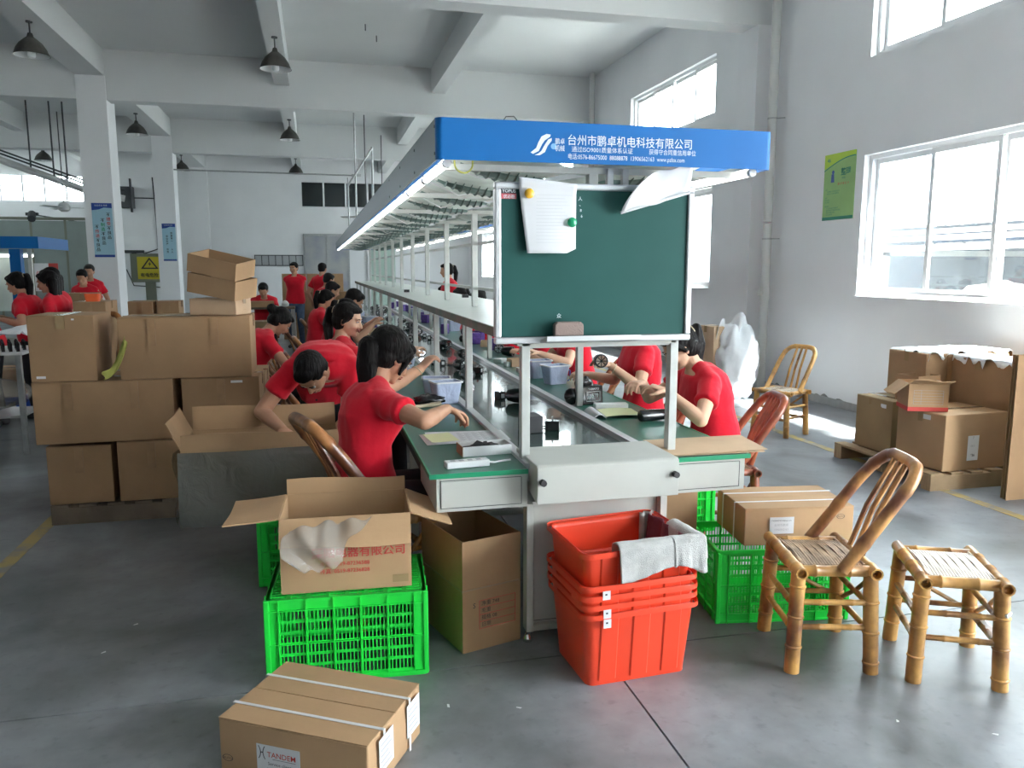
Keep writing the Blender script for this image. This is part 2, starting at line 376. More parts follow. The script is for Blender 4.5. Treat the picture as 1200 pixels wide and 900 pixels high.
# right wall with window openings
HI = (3.7, 4.57); LO = (1.25, 2.72)
bays = [(-7.4, -4.1), (-2.2, 1.9), (4.15, 7.5), (10.85, 14.05), (17.4, 20.8), (24.1, 27.5)]
wr = MB(); T = .24
LIGHT_OPENING = (-2.2, 1.9, 3.2)  # out-of-view wall opening, added to brighten the right side
def wallx(mb, x0, x1, y0, y1, wins):
    if x0 > 0:      # the right wall also has the unseen opening added for light
        mb.bx(x0, x1, LIGHT_OPENING[0], LIGHT_OPENING[1], LIGHT_OPENING[2], ZC + .2); wallx(mb, x0 - 100, x1 - 100, y0, LIGHT_OPENING[0], [wins[0]]); wallx(mb, x0 - 100, x1 - 100, LIGHT_OPENING[1], y1, wins[2:])
        mb.v = [(x + 100 if x < -50 else x, y, z) for x, y, z in mb.v]; return
    z = 0; mb.bx(x0, x1, y0, y1, 0, LO[0]); mb.bx(x0, x1, y0, y1, LO[1], HI[0]); mb.bx(x0, x1, y0, y1, HI[1], ZC + .2)
    e = [y0] + [q for b in wins for q in b] + [y1]
    for k in range(0, len(e), 2):
        for z0, z1 in (LO, HI): mb.bx(x0, x1, e[k], e[k + 1], z0, z1)
wallx(wr, XW, XW + T, YF, YB, bays); struct('wall_right', wr, M_['wall'])
wl = MB(); wl.bx(XL - T, XL, YF, YB, 0, HI[0]); wl.bx(XL - T, XL, YF, YB, HI[1], ZC + .2); le = [YF] + [q for b in bays[3:] for q in b] + [YB]
for q in range(0, len(le), 2): wl.bx(XL - T, XL, le[q], le[q + 1], HI[0], HI[1])
struct('wall_left', wl, M_['wall'])
def window(n, y0, y1, z0, z1, x, nsash, sill=True, inward=-1):
    t = bpy.data.objects.new('window_%d' % n, None); COL.objects.link(t); t['kind'] = 'structure'; t.location = (x, (y0 + y1) / 2, z0)
    W = y1 - y0; H = z1 - z0; h = W / 2
    f = MB()
    for a, b, c, d in ((-h, h, 0, .045), (-h, h, H - .045, H), (-h, -h + .045, .045, H - .045), (h - .045, h, .045, H - .045)): f.bx(-.05, .05, a, b, c, d)
    f.build('window_frame', M_['alu'], t)
    sw = (W - .09) / nsash
    for k in range(nsash):
        a = -h + .045 + k * sw; b = a + sw; xo = .018 if k % 2 else -.018; s = MB()
        for p, q, c, d in ((a, b, .045, .095), (a, b, H - .095, H - .045), (a, a + .045, .095, H - .095), (b - .045, b, .095, H - .095)): s.bx(xo - .014, xo + .014, p, q, c, d)
        so = s.build('window_sash', M_['alu'], t)
        MB().bx(xo - .003, xo + .003, a + .04, b - .04, .09, H - .09).build('window_pane', M_['glass_dirty'] if (k == nsash - 1 and sill) else M_['glass'], so)
    if sill: MB().bx(-.16, -.05, -h, h, -.001, .006).build('window_sill', M_['wall'], t)
n = 1
for (a, b) in [bays[0]] + bays[2:]:
    window(n, a, b, LO[0], LO[1], XW + .12, 4); n += 1
    window(n, a, b, HI[0], HI[1], XW + .12, 4, False); n += 1
    for z0, z1 in (LO, HI): window_portal('portal', (XW + .3, (a + b) / 2, (z0 + z1) / 2), (0, R(90), 0), z1 - z0, b - a)
for (a, b) in bays[3:]:
    window(n, a, b, HI[0], HI[1], XL - .12, 4, False); n += 1
window_portal('portal', (XW + .3, (LIGHT_OPENING[0] + LIGHT_OPENING[1]) / 2, LIGHT_OPENING[2] / 2), (0, R(90), 0), LIGHT_OPENING[2], LIGHT_OPENING[1] - LIGHT_OPENING[0])
# back wall with clerestory openings
wb = MB(); holes = [(-12.6, -7.35, 3.72, 4.62), (-.42, 2.7, 3.68, 4.62)]
wb.bx(XL, XW, YB, YB + T, 0, 3.68); wb.bx(XL, XW, YB, YB + T, 4.62, ZC + .2)
for a, b in ((XL, -12.6), (-7.35, -.42), (2.7, XW)): wb.bx(a, b, YB, YB + T, 3.68, 4.62)
wb.bx(-12.6, -7.35, YB, YB + T, 3.68, 3.72)
struct('wall_back', wb, M_['wall'])
def backwin(n, x0, x1, z0, z1, k, pane, dark=()):
    t = bpy.data.objects.new('window_%d' % n, None); COL.objects.link(t); t['kind'] = 'structure'; t.location = ((x0 + x1) / 2, YB + .1, z0); h = (x1 - x0) / 2; H = z1 - z0
    f = MB(); f.bx(-h, h, -.04, .04, 0, .05); f.bx(-h, h, -.04, .04, H - .05, H); f.build('window_frame', M_['alu'], t)
    for i in range(k + 1):
        x = -h + 2 * h * i / k; MB().bx(x - .03, x + .03, -.04, .04, .05, H - .05).build('window_mullion', M_['alu'], t)
        if i < k: MB().bx(x + .03, x + 2 * h / k - .03, -.004, .004, .05, H - .05).build('window_pane', M_['darkpane'] if i in dark else pane, t)
backwin(n, -12.6, -7.35, 3.72, 4.62, 8, M_['glass']); n += 1
backwin(n, -.42, 2.7, 3.68, 4.62, 4, M_['darkpane']); n += 1
window_portal('portal', (-10, YB + .3, 4.2), (R(-90), 0, 0), 5.2, .9)
# front wall behind the photographer
wf = MB(); wf.bx(XL, XW, YF - T, YF, 0, ZC + .2)
struct('wall_front', wf, M_['wall'])
struct('sun_block_slab', MB().bx(XW + T, XW + T + .9, YF, YB, ZC + .15, ZC + .3), M_['ceil'])  # unseen slab added to keep the sun out of the high windows
struct('ground_yard', MB().bx(-60, 70, -60, 90, -.4, -.21), M_['yard'])
# beams and columns
k = 1
for y in (-4.1, 2.75, 9.6, 16.35, 23.15):
    struct('beam_cross', MB().bx(XL, XW, y - .17, y + .17, 4.53, ZC), M_['ceil']); 
for x, wd in ((-3.79, .48), (-.5, .27), (2.45, .27), (-7.1, .27), (-10.3, .27)):
    ye = [YF, -4.27, -3.93, 2.58, 2.92, 9.43, 9.77, 16.18, 16.52, 22.98, 23.32, YB]
    for q in range(0, 12, 2): struct('beam_long', MB().bx(x - wd / 2, x + wd / 2, ye[q], ye[q + 1], 4.94, ZC), M_['ceil'])
for y in (16.15, 22.95, ):
    struct('column', MB().bx(-4.03, -3.54, y, y + .62, 0, 4.94), M_['wall'])
    struct('column', MB().bx(-13.38, -12.9, y, y + .5, 0, 4.53), M_['wall'])
for y in (2.5, 9.38, 16.1, 22.9):
    struct('pilaster', MB().bx(5.42, XW, y, y + .46, 0, 4.53), M_['wall'])
for x in (-4.03, 1.0): struct('pilaster', MB().bx(x, x + .5, YB - .3, YB, 0, ZC), M_['wall']) if x < 0 else None
# flaking mortar along the foot of the wall
for i in range(16):
    y = 4.6 + i * .33 + random.uniform(-.16, .16); h = random.uniform(.01, .035) * (1.6 if i % 5 == 0 else 1); L_ = random.uniform(.03, .10)
    pts = [(0, -L_, 0), (0, L_, 0), (0, L_ * .6, h * .7), (0, L_ * .1, h), (0, -L_ * .5, h * .55)]
    MB().add([(XW - .004, y + p[1], .09 + p[2]) for p in pts] + [(XW, y + p[1], .09 + p[2]) for p in pts], [(0, 1, 2, 3, 4), (0, 5, 6, 1), (1, 6, 7, 2), (2, 7, 8, 3), (3, 8, 9, 4), (4, 9, 5, 0)]).build('trim_flake', M_['patch'])['kind'] = 'structure'
struct('baseboard_right', MB().bx(XW - .006, XW, YF, YB, 0, .09), mat('grey_wall_foot', (.40, .40, .39), .9, var=.2, vs=6))

def pipe(x, y, label):
    t = thing('drain_pipe', label, 'pipe', (x, y, 0))
    MB().tube([(0, 0, 0), (0, 0, 2.1)], .055, 16).build('pipe_section', M_['pvc'], t, smooth=True)
    MB().tube([(0, 0, 2.12), (0, 0, ZC)], .055, 16).build('pipe_section', M_['pvc'], t, smooth=True)
    MB().tube([(0, 0, 1.15), (0, 0, 1.33)], .062, 16).tube([(0, 0, 1.24), (-.09, -.01, 1.24)], .04, 14).build('pipe_joint', M_['pvc'], t, smooth=True)
    for z in (1.9, 3.35):
        MB().tube([(0, 0, z), (0, 0, z + .02)], .059, 16).bx(.0, .15 if x > 5 else .1, -.006, .006, z + .004, z + .016, Matrix.Rotation(R(-40), 4, 'Z')).build('pipe_clamp', M_['steel'], t)
pipe(5.50, 9.1, 'grey-white plastic drain pipe on the wall beside the first pilaster')
pipe(5.50, 15.8, 'grey-white drain pipe in the far corner above the blue canopy')

# yard outside the right windows
t = thing('tin_shed', 'pale corrugated tin shed roof seen through the big window', 'shed', (8.2, 7.0, 0))
MB().grid(lambda u, v: (v * 3.6 - .3, -6 + u * 14, 2.12 + v * .35 + .03 * math.sin(u * 14 * 28)), 420, 1).build('roof_sheet', M_['tin'], t, solid=.004)
MB().bx(3.4, 3.5, -6, 8, -.21, 2.35).build('shed_wall', M_['darktin'], t)
for i, z in enumerate((1.78, 1.93, 2.05)): MB().bx(-.3 + i * .5, -.22 + i * .5, -6, 8, z, z + .07).build('purlin', M_['tin'], t)
for y in (-5.5, -1.5, 3, 7.6): MB().bx(-.25, -.17, y, y + .08, -.21, 1.80).bx(-.25, 3.4, y, y + .06, 1.72, 1.80).build('shed_frame', M_['steel'], t)
def lump(mb, c, r, n=18, amp=.25, f=3.0, seed=0):
    vs = []; fs = []; m = n // 2
    c = V(c)
    for i in range(m + 1):
        t_ = -math.pi / 2 + math.pi * i / m
        for j in range(n):
            a = 6.28318 * j / n; d = V((math.cos(t_) * math.cos(a), math.cos(t_) * math.sin(a), math.sin(t_)))
            k_ = 1 + amp * noise.noise(d * f + V((seed, 0, 0))); vs.append(c + V((d.x * r[0] * k_, d.y * r[1] * k_, d.z * r[2] * k_)))
    for i in range(m):
        for j in range(n): k_ = (j + 1) % n; fs.append((i * n + j, i * n + k_, (i + 1) * n + k_, (i + 1) * n + j))
    return mb.add(vs, fs)
tag(lump(lump(MB(), (8.3, 8.3, .55), (.5, 1.0, .78), 28, .3, 2.2, 3), (8.3, 7.5, .6), (.45, .6, .74), 24, .3, 2.4, 9).build('white_sack', M_['whitebag'], smooth=180), 'big white sack lying outside beyond the window glass', 'sack')
t = thing('neighbour_building', 'white neighbouring building across the yard', 'building', (24, 6, -.21))
MB().bx(-4, 4, -14, 20, 0, 9).build('wall_block', M_['wall'], t)
for i in range(7): MB().bx(-4.05, -4.0, -12 + i * 4.3, -10.3 + i * 4.3, 3, 5).build('window_panel', M_['glass_dirty'], t)

# ---------------------------------------------------------------- ceiling things
def pendant(x, y, label, z=4.94, drop=0.16, s=1.0):
    t = thing('pendant_lamp', label, 'lamp', (x, y, z), 0, 'bell pendant lamps under the beams')
    MB().cyl((0, 0, 0), (0, 0, -.02), .045).build('ceiling_plate', M_['dsteel'], t)
    MB().cyl((0, 0, -.02), (0, 0, -drop - .02), .011, n=8).build('rod', M_['dsteel'], t)
    z0 = -drop
    prof = [(.03, z0), (.045, z0 - .05), (.09, z0 - .085), (.15, z0 - .14), (.195, z0 - .21), (.225, z0 - .29), (.232, z0 - .30)]
    prof2 = [(.225, z0 - .30), (.188, z0 - .215), (.143, z0 - .147), (.08, z0 - .095), (.03, z0 - .07)]
    MB().loft([[(r * math.cos(6.28318 * k / 28), r * math.sin(6.28318 * k / 28), zz) for k in range(28)] for r, zz in prof], False).build('lamp_shade', M_['lampshade'], t, smooth=True)
    MB().loft([[(r * math.cos(6.28318 * k / 28), r * math.sin(6.28318 * k / 28), zz) for k in range(28)] for r, zz in prof2], False).build('shade_lining', M_['lampin'], t, smooth=True)
    MB().lathe([(.02, z0 - .08), (.03, z0 - .14), (.05, z0 - .22), (.052, z0 - .30), (.04, z0 - .325), (.015, z0 - .33)], 16).build('bulb', M_['bulb'], t, smooth=True)
    t.scale = (s, s, s); return t
pendant(-3.75, 12.93, 'grey bell pendant lamp nearest the upper left corner of the photo')
pendant(-.48, 12.92, 'grey bell pendant lamp alone at top centre over the aisle')
pendant(-.48, 19.77, 'small bell pendant lamp behind the second cross beam, over the aisle')
pendant(-3.76, 19.8, 'small bell pendant lamp between the two poster columns')
pendant(-7.2, 25.1, 'dark bell pendant lamp left of the nearer column, before the far windows')
pendant(-.5, 26.6, 'smallest bell pendant lamp over the aisle, just before the back wall')
pendant(-3.85, 26.6, 'smallest bell pendant lamp just right of the farther column')
def ceiling_fan(x, y, z, rot, label, zt=4.94):
    t = thing('ceiling_fan', label, 'fan', (x, y, z), rot, 'white ceiling fans')
    MB().cyl((0, 0, .05), (0, 0, zt - z), .012, n=8).build('rod', M_['dsteel'], t)
    MB().lathe([(.03, .12), (.10, .08), (.13, .02), (.12, -.05), (.06, -.09)], 16).build('motor', M_['pvc'], t, smooth=True)
    for k in range(3):
        Mx = Matrix.Rotation(k * 2.0944, 4, 'Z') @ Matrix.Rotation(R(9), 4, 'X')
        MB().bx(.1, .66, -.06, .06, -.006, .006, Mx).build('fan_blade', M_['pvc'], t)
ceiling_fan(-5.4, 20, 2.88, .1, 'white ceiling fan hanging low before the far left windows')
ceiling_fan(1.15, 18.6, 2.70, .4, 'white ceiling fan hanging beside the canopy, nearer of the pair', 4.94)
ceiling_fan(1.75, 21.5, 2.98, 1.2, 'white ceiling fan beside the canopy, higher in the photo of the pair', 4.94)
# wire conduits and hanger rods over the line
t = thing('cable_hanger', 'thin steel hanger frame dropping from the beam above the canopy', 'hanger', (.82, 16.35, 2.35))
MB().cyl((0, 0, 0), (0, 0, 2.2), .018, n=8).build('rod', M_['steel'], t)
MB().cyl((.33, 0, 0), (.33, 0, 1.55), .022, n=8).build('rod', M_['steel'], t)
MB().cyl((-.15, 0, .8), (.33, -.1, 1.52), .02, n=8).build('brace', M_['steel'], t)
MB().cyl((-.15, 0, -.1), (-.15, 0, .95), .015, n=8).build('rod', M_['steel'], t)
tag(MB().cyl((-3.545, 23.05, 4.11), (1.1, 23.05, 4.08), .02, n=8).bx(1.05, 1.3, 23.0, 23.1, 4.05, 4.11).cyl((1.2, 23.05, 4.1), (1.2, 23.05, 4.54), .015, n=6).build('conduit_pipe', M_['steel']), 'thin horizontal conduit running before the back wall', 'pipe')
t = thing('track_rail', 'curved grey overhead cable track at upper left', 'rail', (0, 0, 0))
TP = [(-9.5, 20.6, 4.15), (-7.6, 20.2, 4.0), (-6.6, 20, 3.88), (-5.78, 20, 3.58), (-5.0, 20.1, 3.29), (-4.2, 20.3, 3.12)]
MB().tube(TP, .075, 8).build('track', M_['pvc'], t, smooth=True)
for dz in (.14, .21): MB().tube([(x, y, z + dz) for x, y, z in TP], .022, 6).build('cable', M_['dsteel'], t, smooth=True)
for x, y, z in ((-6.0, 20, 3.7), (-5.55, 20, 3.5), (-5.3, 20.05, 3.4)): MB().cyl((x, y, z), (x, y, 5.4), .018, n=6).build('hanger_rod', M_['dsteel'], t)
for i, (x, y) in enumerate(((.9, 13.6), (1.12, 14.2), (2.5, 11.2))):
    tag(MB().cyl((x, y, ZC), (x, y, ZC - .1), .008, n=6).build('ceiling_hook', M_['dsteel']), ['small dark ceiling hook above the aisle', 'second small hook close behind the first', 'small ceiling hook near the right beam'][i], 'hook')

# ---------------------------------------------------------------- signs and wall things
def column_poster(x0, x1, y, z0, z1, cols, label, small=False):
    t = thing('poster', label, 'poster', ((x0 + x1) / 2, y, z0)); W = x1 - x0; H = z1 - z0; h = W / 2
    MB().bx(-h, h, -.012, 0, 0, H).build('poster_sheet', M_['posterblue'], t)
    MB().bx(-h, h, -.015, -.012, 0, .045).build('bottom_band', M_['posternavy'], t)
    MB().add([(-h, -.015, H), (-h, -.015, H - .13), (-h * .3, -.015, H - .115), (h * .2, -.015, H - .08), (h, -.015, H - .09), (h, -.015, H)], [(0, 1, 2, 3, 4, 5)]).build('top_band', M_['posternavy'], t)
    text('企业文化 标语', .034, M_['white_ink'], t, (-h * .7, -.016, H - .055))
    for (cx_, zt, chars, sz) in cols:
        for i, (ch, m_) in enumerate(chars):
            text(ch, sz, M_[m_], t, (cx_ - sz / 2, -.014, zt - i * sz * 1.13), bold=.012)
    return t
M_['grn_ink'] = mat('green_print', (.0, .30, .10), .6)
def chs(s, redidx, m='red_ink'): return [(c, m if i in redidx else 'black_ink') for i, c in enumerate(s)]
column_poster(-3.91, -3.57, 16.15, 1.745, 2.715, [(.10, .74, chs('不接受不良品', (1, 2)), .072), (.0, .64, chs('不制造不良品', (1, 2), 'grn_ink'), .072), (-.10, .52, chs('不传递不良品', (1, 2)), .072)],
              'pale blue vertical slogan poster on the nearer column')
column_poster(-3.90, -3.57, 22.95, 1.735, 2.705, [(.06, .70, chs('质量第一', ()), .06), (.06, .28, chs('人人', ()), .06), (-.05, .62, chs('安全生产', ()), .06), (-.05, .28, chs('有责', ()), .06)],
              'smaller-looking pale blue slogan poster on the farther column')
t = thing('wall_poster', 'green Chinese tidiness poster on the wall beside the big window', 'poster', (XW, 7.9, 2.08)); h = .27; H = .72
M4 = lambda u, z, off=.006: (-off, -u, z)     # u runs to the viewer's right (towards -Y)
def wp(pts, m, name, off): MB().add([M4(a, b, off) for a, b in pts] , [tuple(range(len(pts)))]).build(name, m, t)
MB().bx(-.005, 0, -h, h, 0, H).build('poster_sheet', M_['postergreen'], t)
wp([(-h, H), (-h, H - .16)] + [(-h + .05 + i * .06, H - .16 + .11 * math.sin((i + 1) / 9 * 1.5)) for i in range(8)] + [(h, H - .055), (h, H)], M_['posterlime'], 'top_band', .0065)
arc = [(-h + 2 * h * i / 12, H - .17 + .12 * math.sin(i / 12 * 1.7)) for i in range(13)]
MB().loft([[M4(a, b, .008) for a, b in arc], [M4(a, b - .012, .008) for a, b in arc]], False, closed=False).build('arc_line', M_['posterdk'], t)
wp([(-h, 0), (h, 0), (h, .035), (-h, .035)], M_['posterdk'], 'bottom_band', .0065)
XD = (0, -1, 0)
text('46', .06, M_['posterdk'], t, M4(-h + .05, H - .085, .007), XD, bold=.02)
text('整理', .085, M_['posterdk'], t, M4(.03, H - .24, .007), XD, bold=.02)
text('SEIRI', .03, M_['posterdk'], t, M4(.05, H - .285, .007), XD)
text('要与不要 区 分', .03, M_['red_ink'], t, M4(-.02, H - .345, .007), XD)
for i, s_ in enumerate(('定义', '将必需品与非必需品区分开', '在岗位上只放置必需物品', '', '目的', '腾出空间', '防止误用', '', '推行要领', '对工作场所进行全面检查', '制定需要和不需要的判别基准', '清除不需要的物品', '每日自我检查')):
    if s_: text(s_, .019, M_['posterdk'], t, M4(-h + (.04 if len(s_) < 5 else .07), H - .39 - i * .023, .007), XD)
MB().ell(M4(-.11, H - .2, .006), (.003, .022, .022)).add([M4(-.135, H - .22, .008), M4(-.09, H - .22, .008), M4(-.08, H - .31, .008), M4(-.14, H - .31, .008)], [(0, 1, 2, 3)]).build('printed_worker', M_['posternavy'], t)
# electrical meter box
t = thing('fuse_box', 'olive electrical box with yellow warning triangle between the columns', 'electrical box', (-5.16, 27.5, 1.0), 0)
MB().bx(-.5, .45, 0, .25, .1, 1.0).build('box_body', M_['meter'], t, bev=.01)
MB().bx(-.3, .42, -.012, 0, .2, .9).build('warning_panel', M_['signyellow'], t)
MB().add([(-.2, -.016, .52), (.32, -.016, .52), (.06, -.016, .88)], [(0, 1, 2)]).build('triangle', M_['black_ink'], t)
MB().add([(-.12, -.019, .56), (.24, -.019, .56), (.06, -.019, .81)], [(0, 1, 2)]).build('triangle_inner', M_['signyellow'], t)
MB().add([(.08, -.022, .76), (.02, -.022, .66), (.06, -.022, .66), (.04, -.022, .58), (.11, -.022, .69), (.07, -.022, .69)], [(0, 1, 2, 3, 4, 5)]).build('bolt_mark', M_['black_ink'], t)
text('有电危险', .13, M_['black_ink'], t, (-.22, -.016, .28), bold=.02)
MB().bx(-.1, .2, .0, .1, -1.0, .1).build('box_post', M_['meter'], t)
tag(MB().bx(-6.3, -5.9, YB - .35, YB, 3.55, 4.25).bx(-5.95, -5.9, YB - .5, YB - .35, 3.4, 4.5).build('exhaust_fan', M_['dsteel']), 'dark exhaust fan box high on the back wall between the columns', 'fan')
t = thing('wall_cables', 'dark cable drop and bracket on the back wall between the columns', 'cable', (-5.2, YB - .03, 0))
MB().tube([(-.1, 0, 4.6), (-.05, 0, 3), (-.05, 0, 2.2), (-.6, 0, 2.0), (-.9, 0, 2.05)], .02, 6).build('cable', M_['dsteel'], t)
MB().tube([(-1.2, 0, 3.9), (-.1, 0, 3.9)], .02, 6).build('cable', M_['dsteel'], t)
MB().bx(-1.3, -.5, -.06, 0, 2.05, 2.15).build('bracket', M_['dsteel'], t)
MB().tube([(-1.1, 0, 1.5), (-.9, 0, .95), (-.2, 0, .9), (.6, 0, .8)], .02, 6).build('cable', M_['dsteel'], t)
# black frame grid and doors on the back wall
t = thing('wall_rack', 'black-framed row of seven notice holders on the back wall', 'notice frame', (-2.1, YB - .02, 1.62))
g_ = MB()
for z in (0, .36): g_.bx(0, 1.67, -.02, .0, z, z + .03)
for i in range(8): g_.bx(i * .235, i * .235 + .028, -.021, -.001, 0, .39)
g_.build('holder_frame', M_['dsteel'], t)
for i in range(7): MB().bx(i * .235 + .03, (i + 1) * .235 - .002, -.008, 0, .03, .36).build('notice_sheet', mat('grey_notice', (.45, .46, .47), .7) if i == 0 else bpy.data.materials['grey_notice'], t)
t = bpy.data.objects.new('door_1', None); COL.objects.link(t); t['kind'] = 'structure'; t.location = (-.36, YB - .06, 0)
for x0, x1 in ((0, .76), (.80, 1.52)): MB().bx(x0, x1, -.04, .0, 0, 2.68).build('door_leaf', M_['doorpaint'], t, bev=.01)
fr = MB()
for x in (-.05, .76, 1.52): fr.bx(x, x + .045, -.06, .0, 0, 2.72)
fr.bx(-.05, 1.565, -.06, 0, 2.68, 2.76); fr.build('door_frame', M_['steel'], t)
t = bpy.data.objects.new('door_2', None); COL.objects.link(t); t['kind'] = 'structure'; t.location = (1.95, YB - .06, 0)
MB().bx(0, .9, -.04, 0, 0, 2.3).build('door_leaf', mat('pale_green_door', (.38, .50, .44), .5), t); MB().bx(-.1, 0, -.05, 0, 0, 2.4).build('door_frame', M_['alu'], t)
# partition at far left
t = thing('partition_screen', 'grey-green panelled partition behind the far left workers', 'partition', (-10.6, 26.0, 0))
for i in range(5): MB().bx(i * .9, i * .9 + .84, 0, .03, .0, 2.9).build('panel', M_['partition'], t)
for i in range(6): MB().bx(i * .9 - .06, i * .9, -.02, .05, 0, 2.95).build('post', M_['meter'], t)
tag(MB().bx(-10.7, -6.1, 25.98, 26.06, 2.92, 3.0).build('header_rail', M_['meter']), 'dark header bar along the top of the grey-green partition', 'rail')
tag(MB().bx(-7.55, -7.25, 24.4, 24.5, 2.95, 3.03).cyl((-7.4, 24.45, 3.0), (-7.35, 24.2, 2.85), .1, n=10).cyl((-7.5, 24.6, 3.0), (-7.5, 30, 3.05), .02, n=6).build('flood_light', M_['dsteel']), 'dark clamp light above the partition', 'lamp')

# ---------------------------------------------------------------- the assembly line
def shift(mb, root):
    mb.v = [(x - root.location.x, y - root.location.y, z - root.location.z) for x, y, z in mb.v]; return mb
class WP:   # build parts from world measurements under one root
    def __init__(s, root): s.r = root
    def __call__(s, mb, name, m, parent=None, **k): return shift(mb, s.r).build(name, m, parent or s.r, **k)
YE = 17.2
line = thing('assembly_line', 'long green-topped assembly bench with conveyor, middle shelf and blue lit canopy', 'workbench', (1.105, 3.0, 0))
P = WP(line)
P(MB().bx(.41, .80, 3.02, YE, .735, .75), 'bench_top', M_['green_top']); P(MB().bx(1.41, 1.80, 3.05, YE, .735, .75), 'bench_top', M_['green_top'])
P(MB().bx(.408, .80, 3.012, 3.02, .733, .752).bx(.402, .41, 3.012, YE, .733, .752), 'edge_band', M_['green_edge'])
P(MB().bx(1.41, 1.80, 3.042, 3.05, .733, .752).bx(1.80, 1.808, 3.042, YE, .733, .752), 'edge_band', M_['green_edge'])
P(MB().bx(.84, 1.37, 3.1, YE, .728, .738), 'conveyor_belt', M_['belt'])
for x in (.80, 1.37): P(MB().bx(x, x + .04, 3.05, YE, .69, .765), 'belt_rail', M_['boardframe'])
P(MB().loft([[(x, 2.93, .625), (x, 3.27, .69), (x, 3.27, .782), (x, 2.945, .782), (x, 2.93, .775)] for x in (.815, 1.418)]), 'end_cover', M_['powder'], bev=.004)
for x in (.836, 1.398): P(MB().cyl((x, 2.905, .717), (x, 2.932, .717), .013, n=8), 'knob', M_['blackpl2'])
for x0, x1, y in ((.43, .80, 3.02), (1.43, 1.785, 3.05)):
    P(MB().bx(x0, x1, y, y + .5, .595, .733), 'drawer_case', M_['powder'], bev=.002)
    P(MB().bx(x0 + .018, x1 - .03, y - .004, y - .0005, .612, .718), 'drawer_front', M_['powder'], bev=.002)
    gr_ = MB(); a, b, c, d = x0 + .015, x1 - .027, .609, .721
    for q in ((a, b, c, c + .002), (a, b, d, d + .002), (a, a + .002, c, d), (b, b + .002, c, d)): gr_.bx(q[0], q[1], y - .0022, y - .0003, q[2], q[3])
    P(gr_, 'drawer_gap', M_['dsteel'])
P(MB().bx(.43, .445, 3.52, YE, .64, .733), 'apron', M_['dsteel']); P(MB().bx(1.77, 1.785, 3.55, YE, .64, .733), 'apron', M_['powder'])
P(MB().bx(.82, 1.39, 3.06, 3.07, .06, .60).bx(.80, .83, 3.03, 3.09, .05, .60).bx(1.385, 1.415, 3.03, 3.09, .05, .60).bx(.80, 1.415, 3.035, 3.075, .05, .075), 'front_panel', M_['powder'], bev=.002)
gr_ = MB()
for q in ((.836, .838, .085, .585), (1.378, 1.380, .085, .585), (.836, 1.38, .085, .087)): gr_.bx(q[0], q[1], 3.0585, 3.0605, q[2], q[3])
P(gr_, 'panel_gap', M_['dsteel'])
for x in (.812, 1.40):
    P(MB().cyl((x, 3.06, .03), (x, 3.06, .06), .009, n=8).lathe([(.02, 0), (.02, .012), (.012, .03)], 14, (x, 3.06, 0)), 'levelling_foot', M_['chrome'], smooth=True)
y = 4.4
while y < YE:
    for x in (.50, .82, 1.41, 1.72):
        P(MB().bx(x - .02, x + .02, y - .02, y + .02, 0, .70), 'leg', M_['powder'])
    P(MB().bx(.48, 1.74, y - .015, y + .015, .64, .69), 'cross_bar', M_['powder']); P(MB().bx(.52, 1.70, y - .012, y + .012, .12, .15), 'cross_bar', M_['powder'])
    y += 1.25
P(MB().bx(.85, 1.36, 3.6, YE, .40, .42), 'lower_pan', M_['powder'])
# posts, shelf
y = 3.15; k = 0
while y < YE:
    for x in (.82, 1.475): P(MB().bx(x - .018, x + .018, y - .022, y + .022, .75, 1.25), 'post', M_['postmat'], bev=.003)
    P(MB().bx(1.08, 1.12, y - .022, y + .022, 1.275, 1.925), 'upright', M_['postmat'], bev=.003)
    P(MB().bx(.47, 1.76, y - .012, y + .012, 1.925, 1.95), 'canopy_arm', M_['postmat'])
    P(MB().bx(.83, 1.47, y - .012, y + .012, 1.225, 1.25), 'shelf_bracket', M_['postmat'])
    y += 1.25; k += 1
P(MB().bx(.80, 1.48, 3.14, YE, 1.253, 1.275), 'shelf_board', M_['shelf'])
P(MB().bx(.788, .80, 3.14, YE, 1.235, 1.279), 'shelf_edge', M_['shelfedge']); P(MB().bx(.785, 1.48, 3.128, 3.14, 1.235, 1.279), 'shelf_edge', M_['powder'])
P(MB().bx(1.12, 1.14, 3.2, YE, 1.395, 1.415), 'hanging_rail', M_['postmat']); P(MB().bx(1.12, 1.14, 3.2, YE, 1.71, 1.73), 'hanging_rail', M_['postmat'])
# canopy fascias
zc0, zc1, YC0 = 1.94, 2.088, 2.96
def arc_(cx_, cy_, r, a0, a1, n=6): return [(cx_ + r * math.cos(R(a0 + (a1 - a0) * i / n)), cy_ + r * math.sin(R(a0 + (a1 - a0) * i / n))) for i in range(n + 1)]
path = arc_(.462, YC0 + .022, .022, 180, 270) + arc_(1.768, YC0 + .022, .022, 270, 360)
P(MB().loft([[(x, y, zc0) for x, y in path], [(x, y, zc1) for x, y in path]], False, closed=False), 'front_fascia', M_['blue'], solid=.006)
P(MB().bx(.438, .444, YC0 + .023, 18.0, zc0, zc1), 'side_fascia', M_['blue_greyed']); P(MB().bx(1.786, 1.792, YC0 + .023, 18.0, zc0, zc1), 'side_fascia', M_['blue'])
P(MB().bx(.444, .446, YC0 + .03, 18.0, zc0, zc1).bx(.444, .47, YC0 + .03, 18, zc1 - .01, zc1), 'fascia_lining', M_['blue'])
P(MB().bx(.44, 1.79, 18.0, 18.006, zc0, zc1), 'end_fascia', M_['blue'])
for z in (1.965, 2.06): 
    for yy in [2.99 + .62 * i for i in range(4)]: P(MB().cyl((.439, yy, z), (.435, yy, z), .006, n=8), 'rivet', M_['dsteel'])
y = 3.02
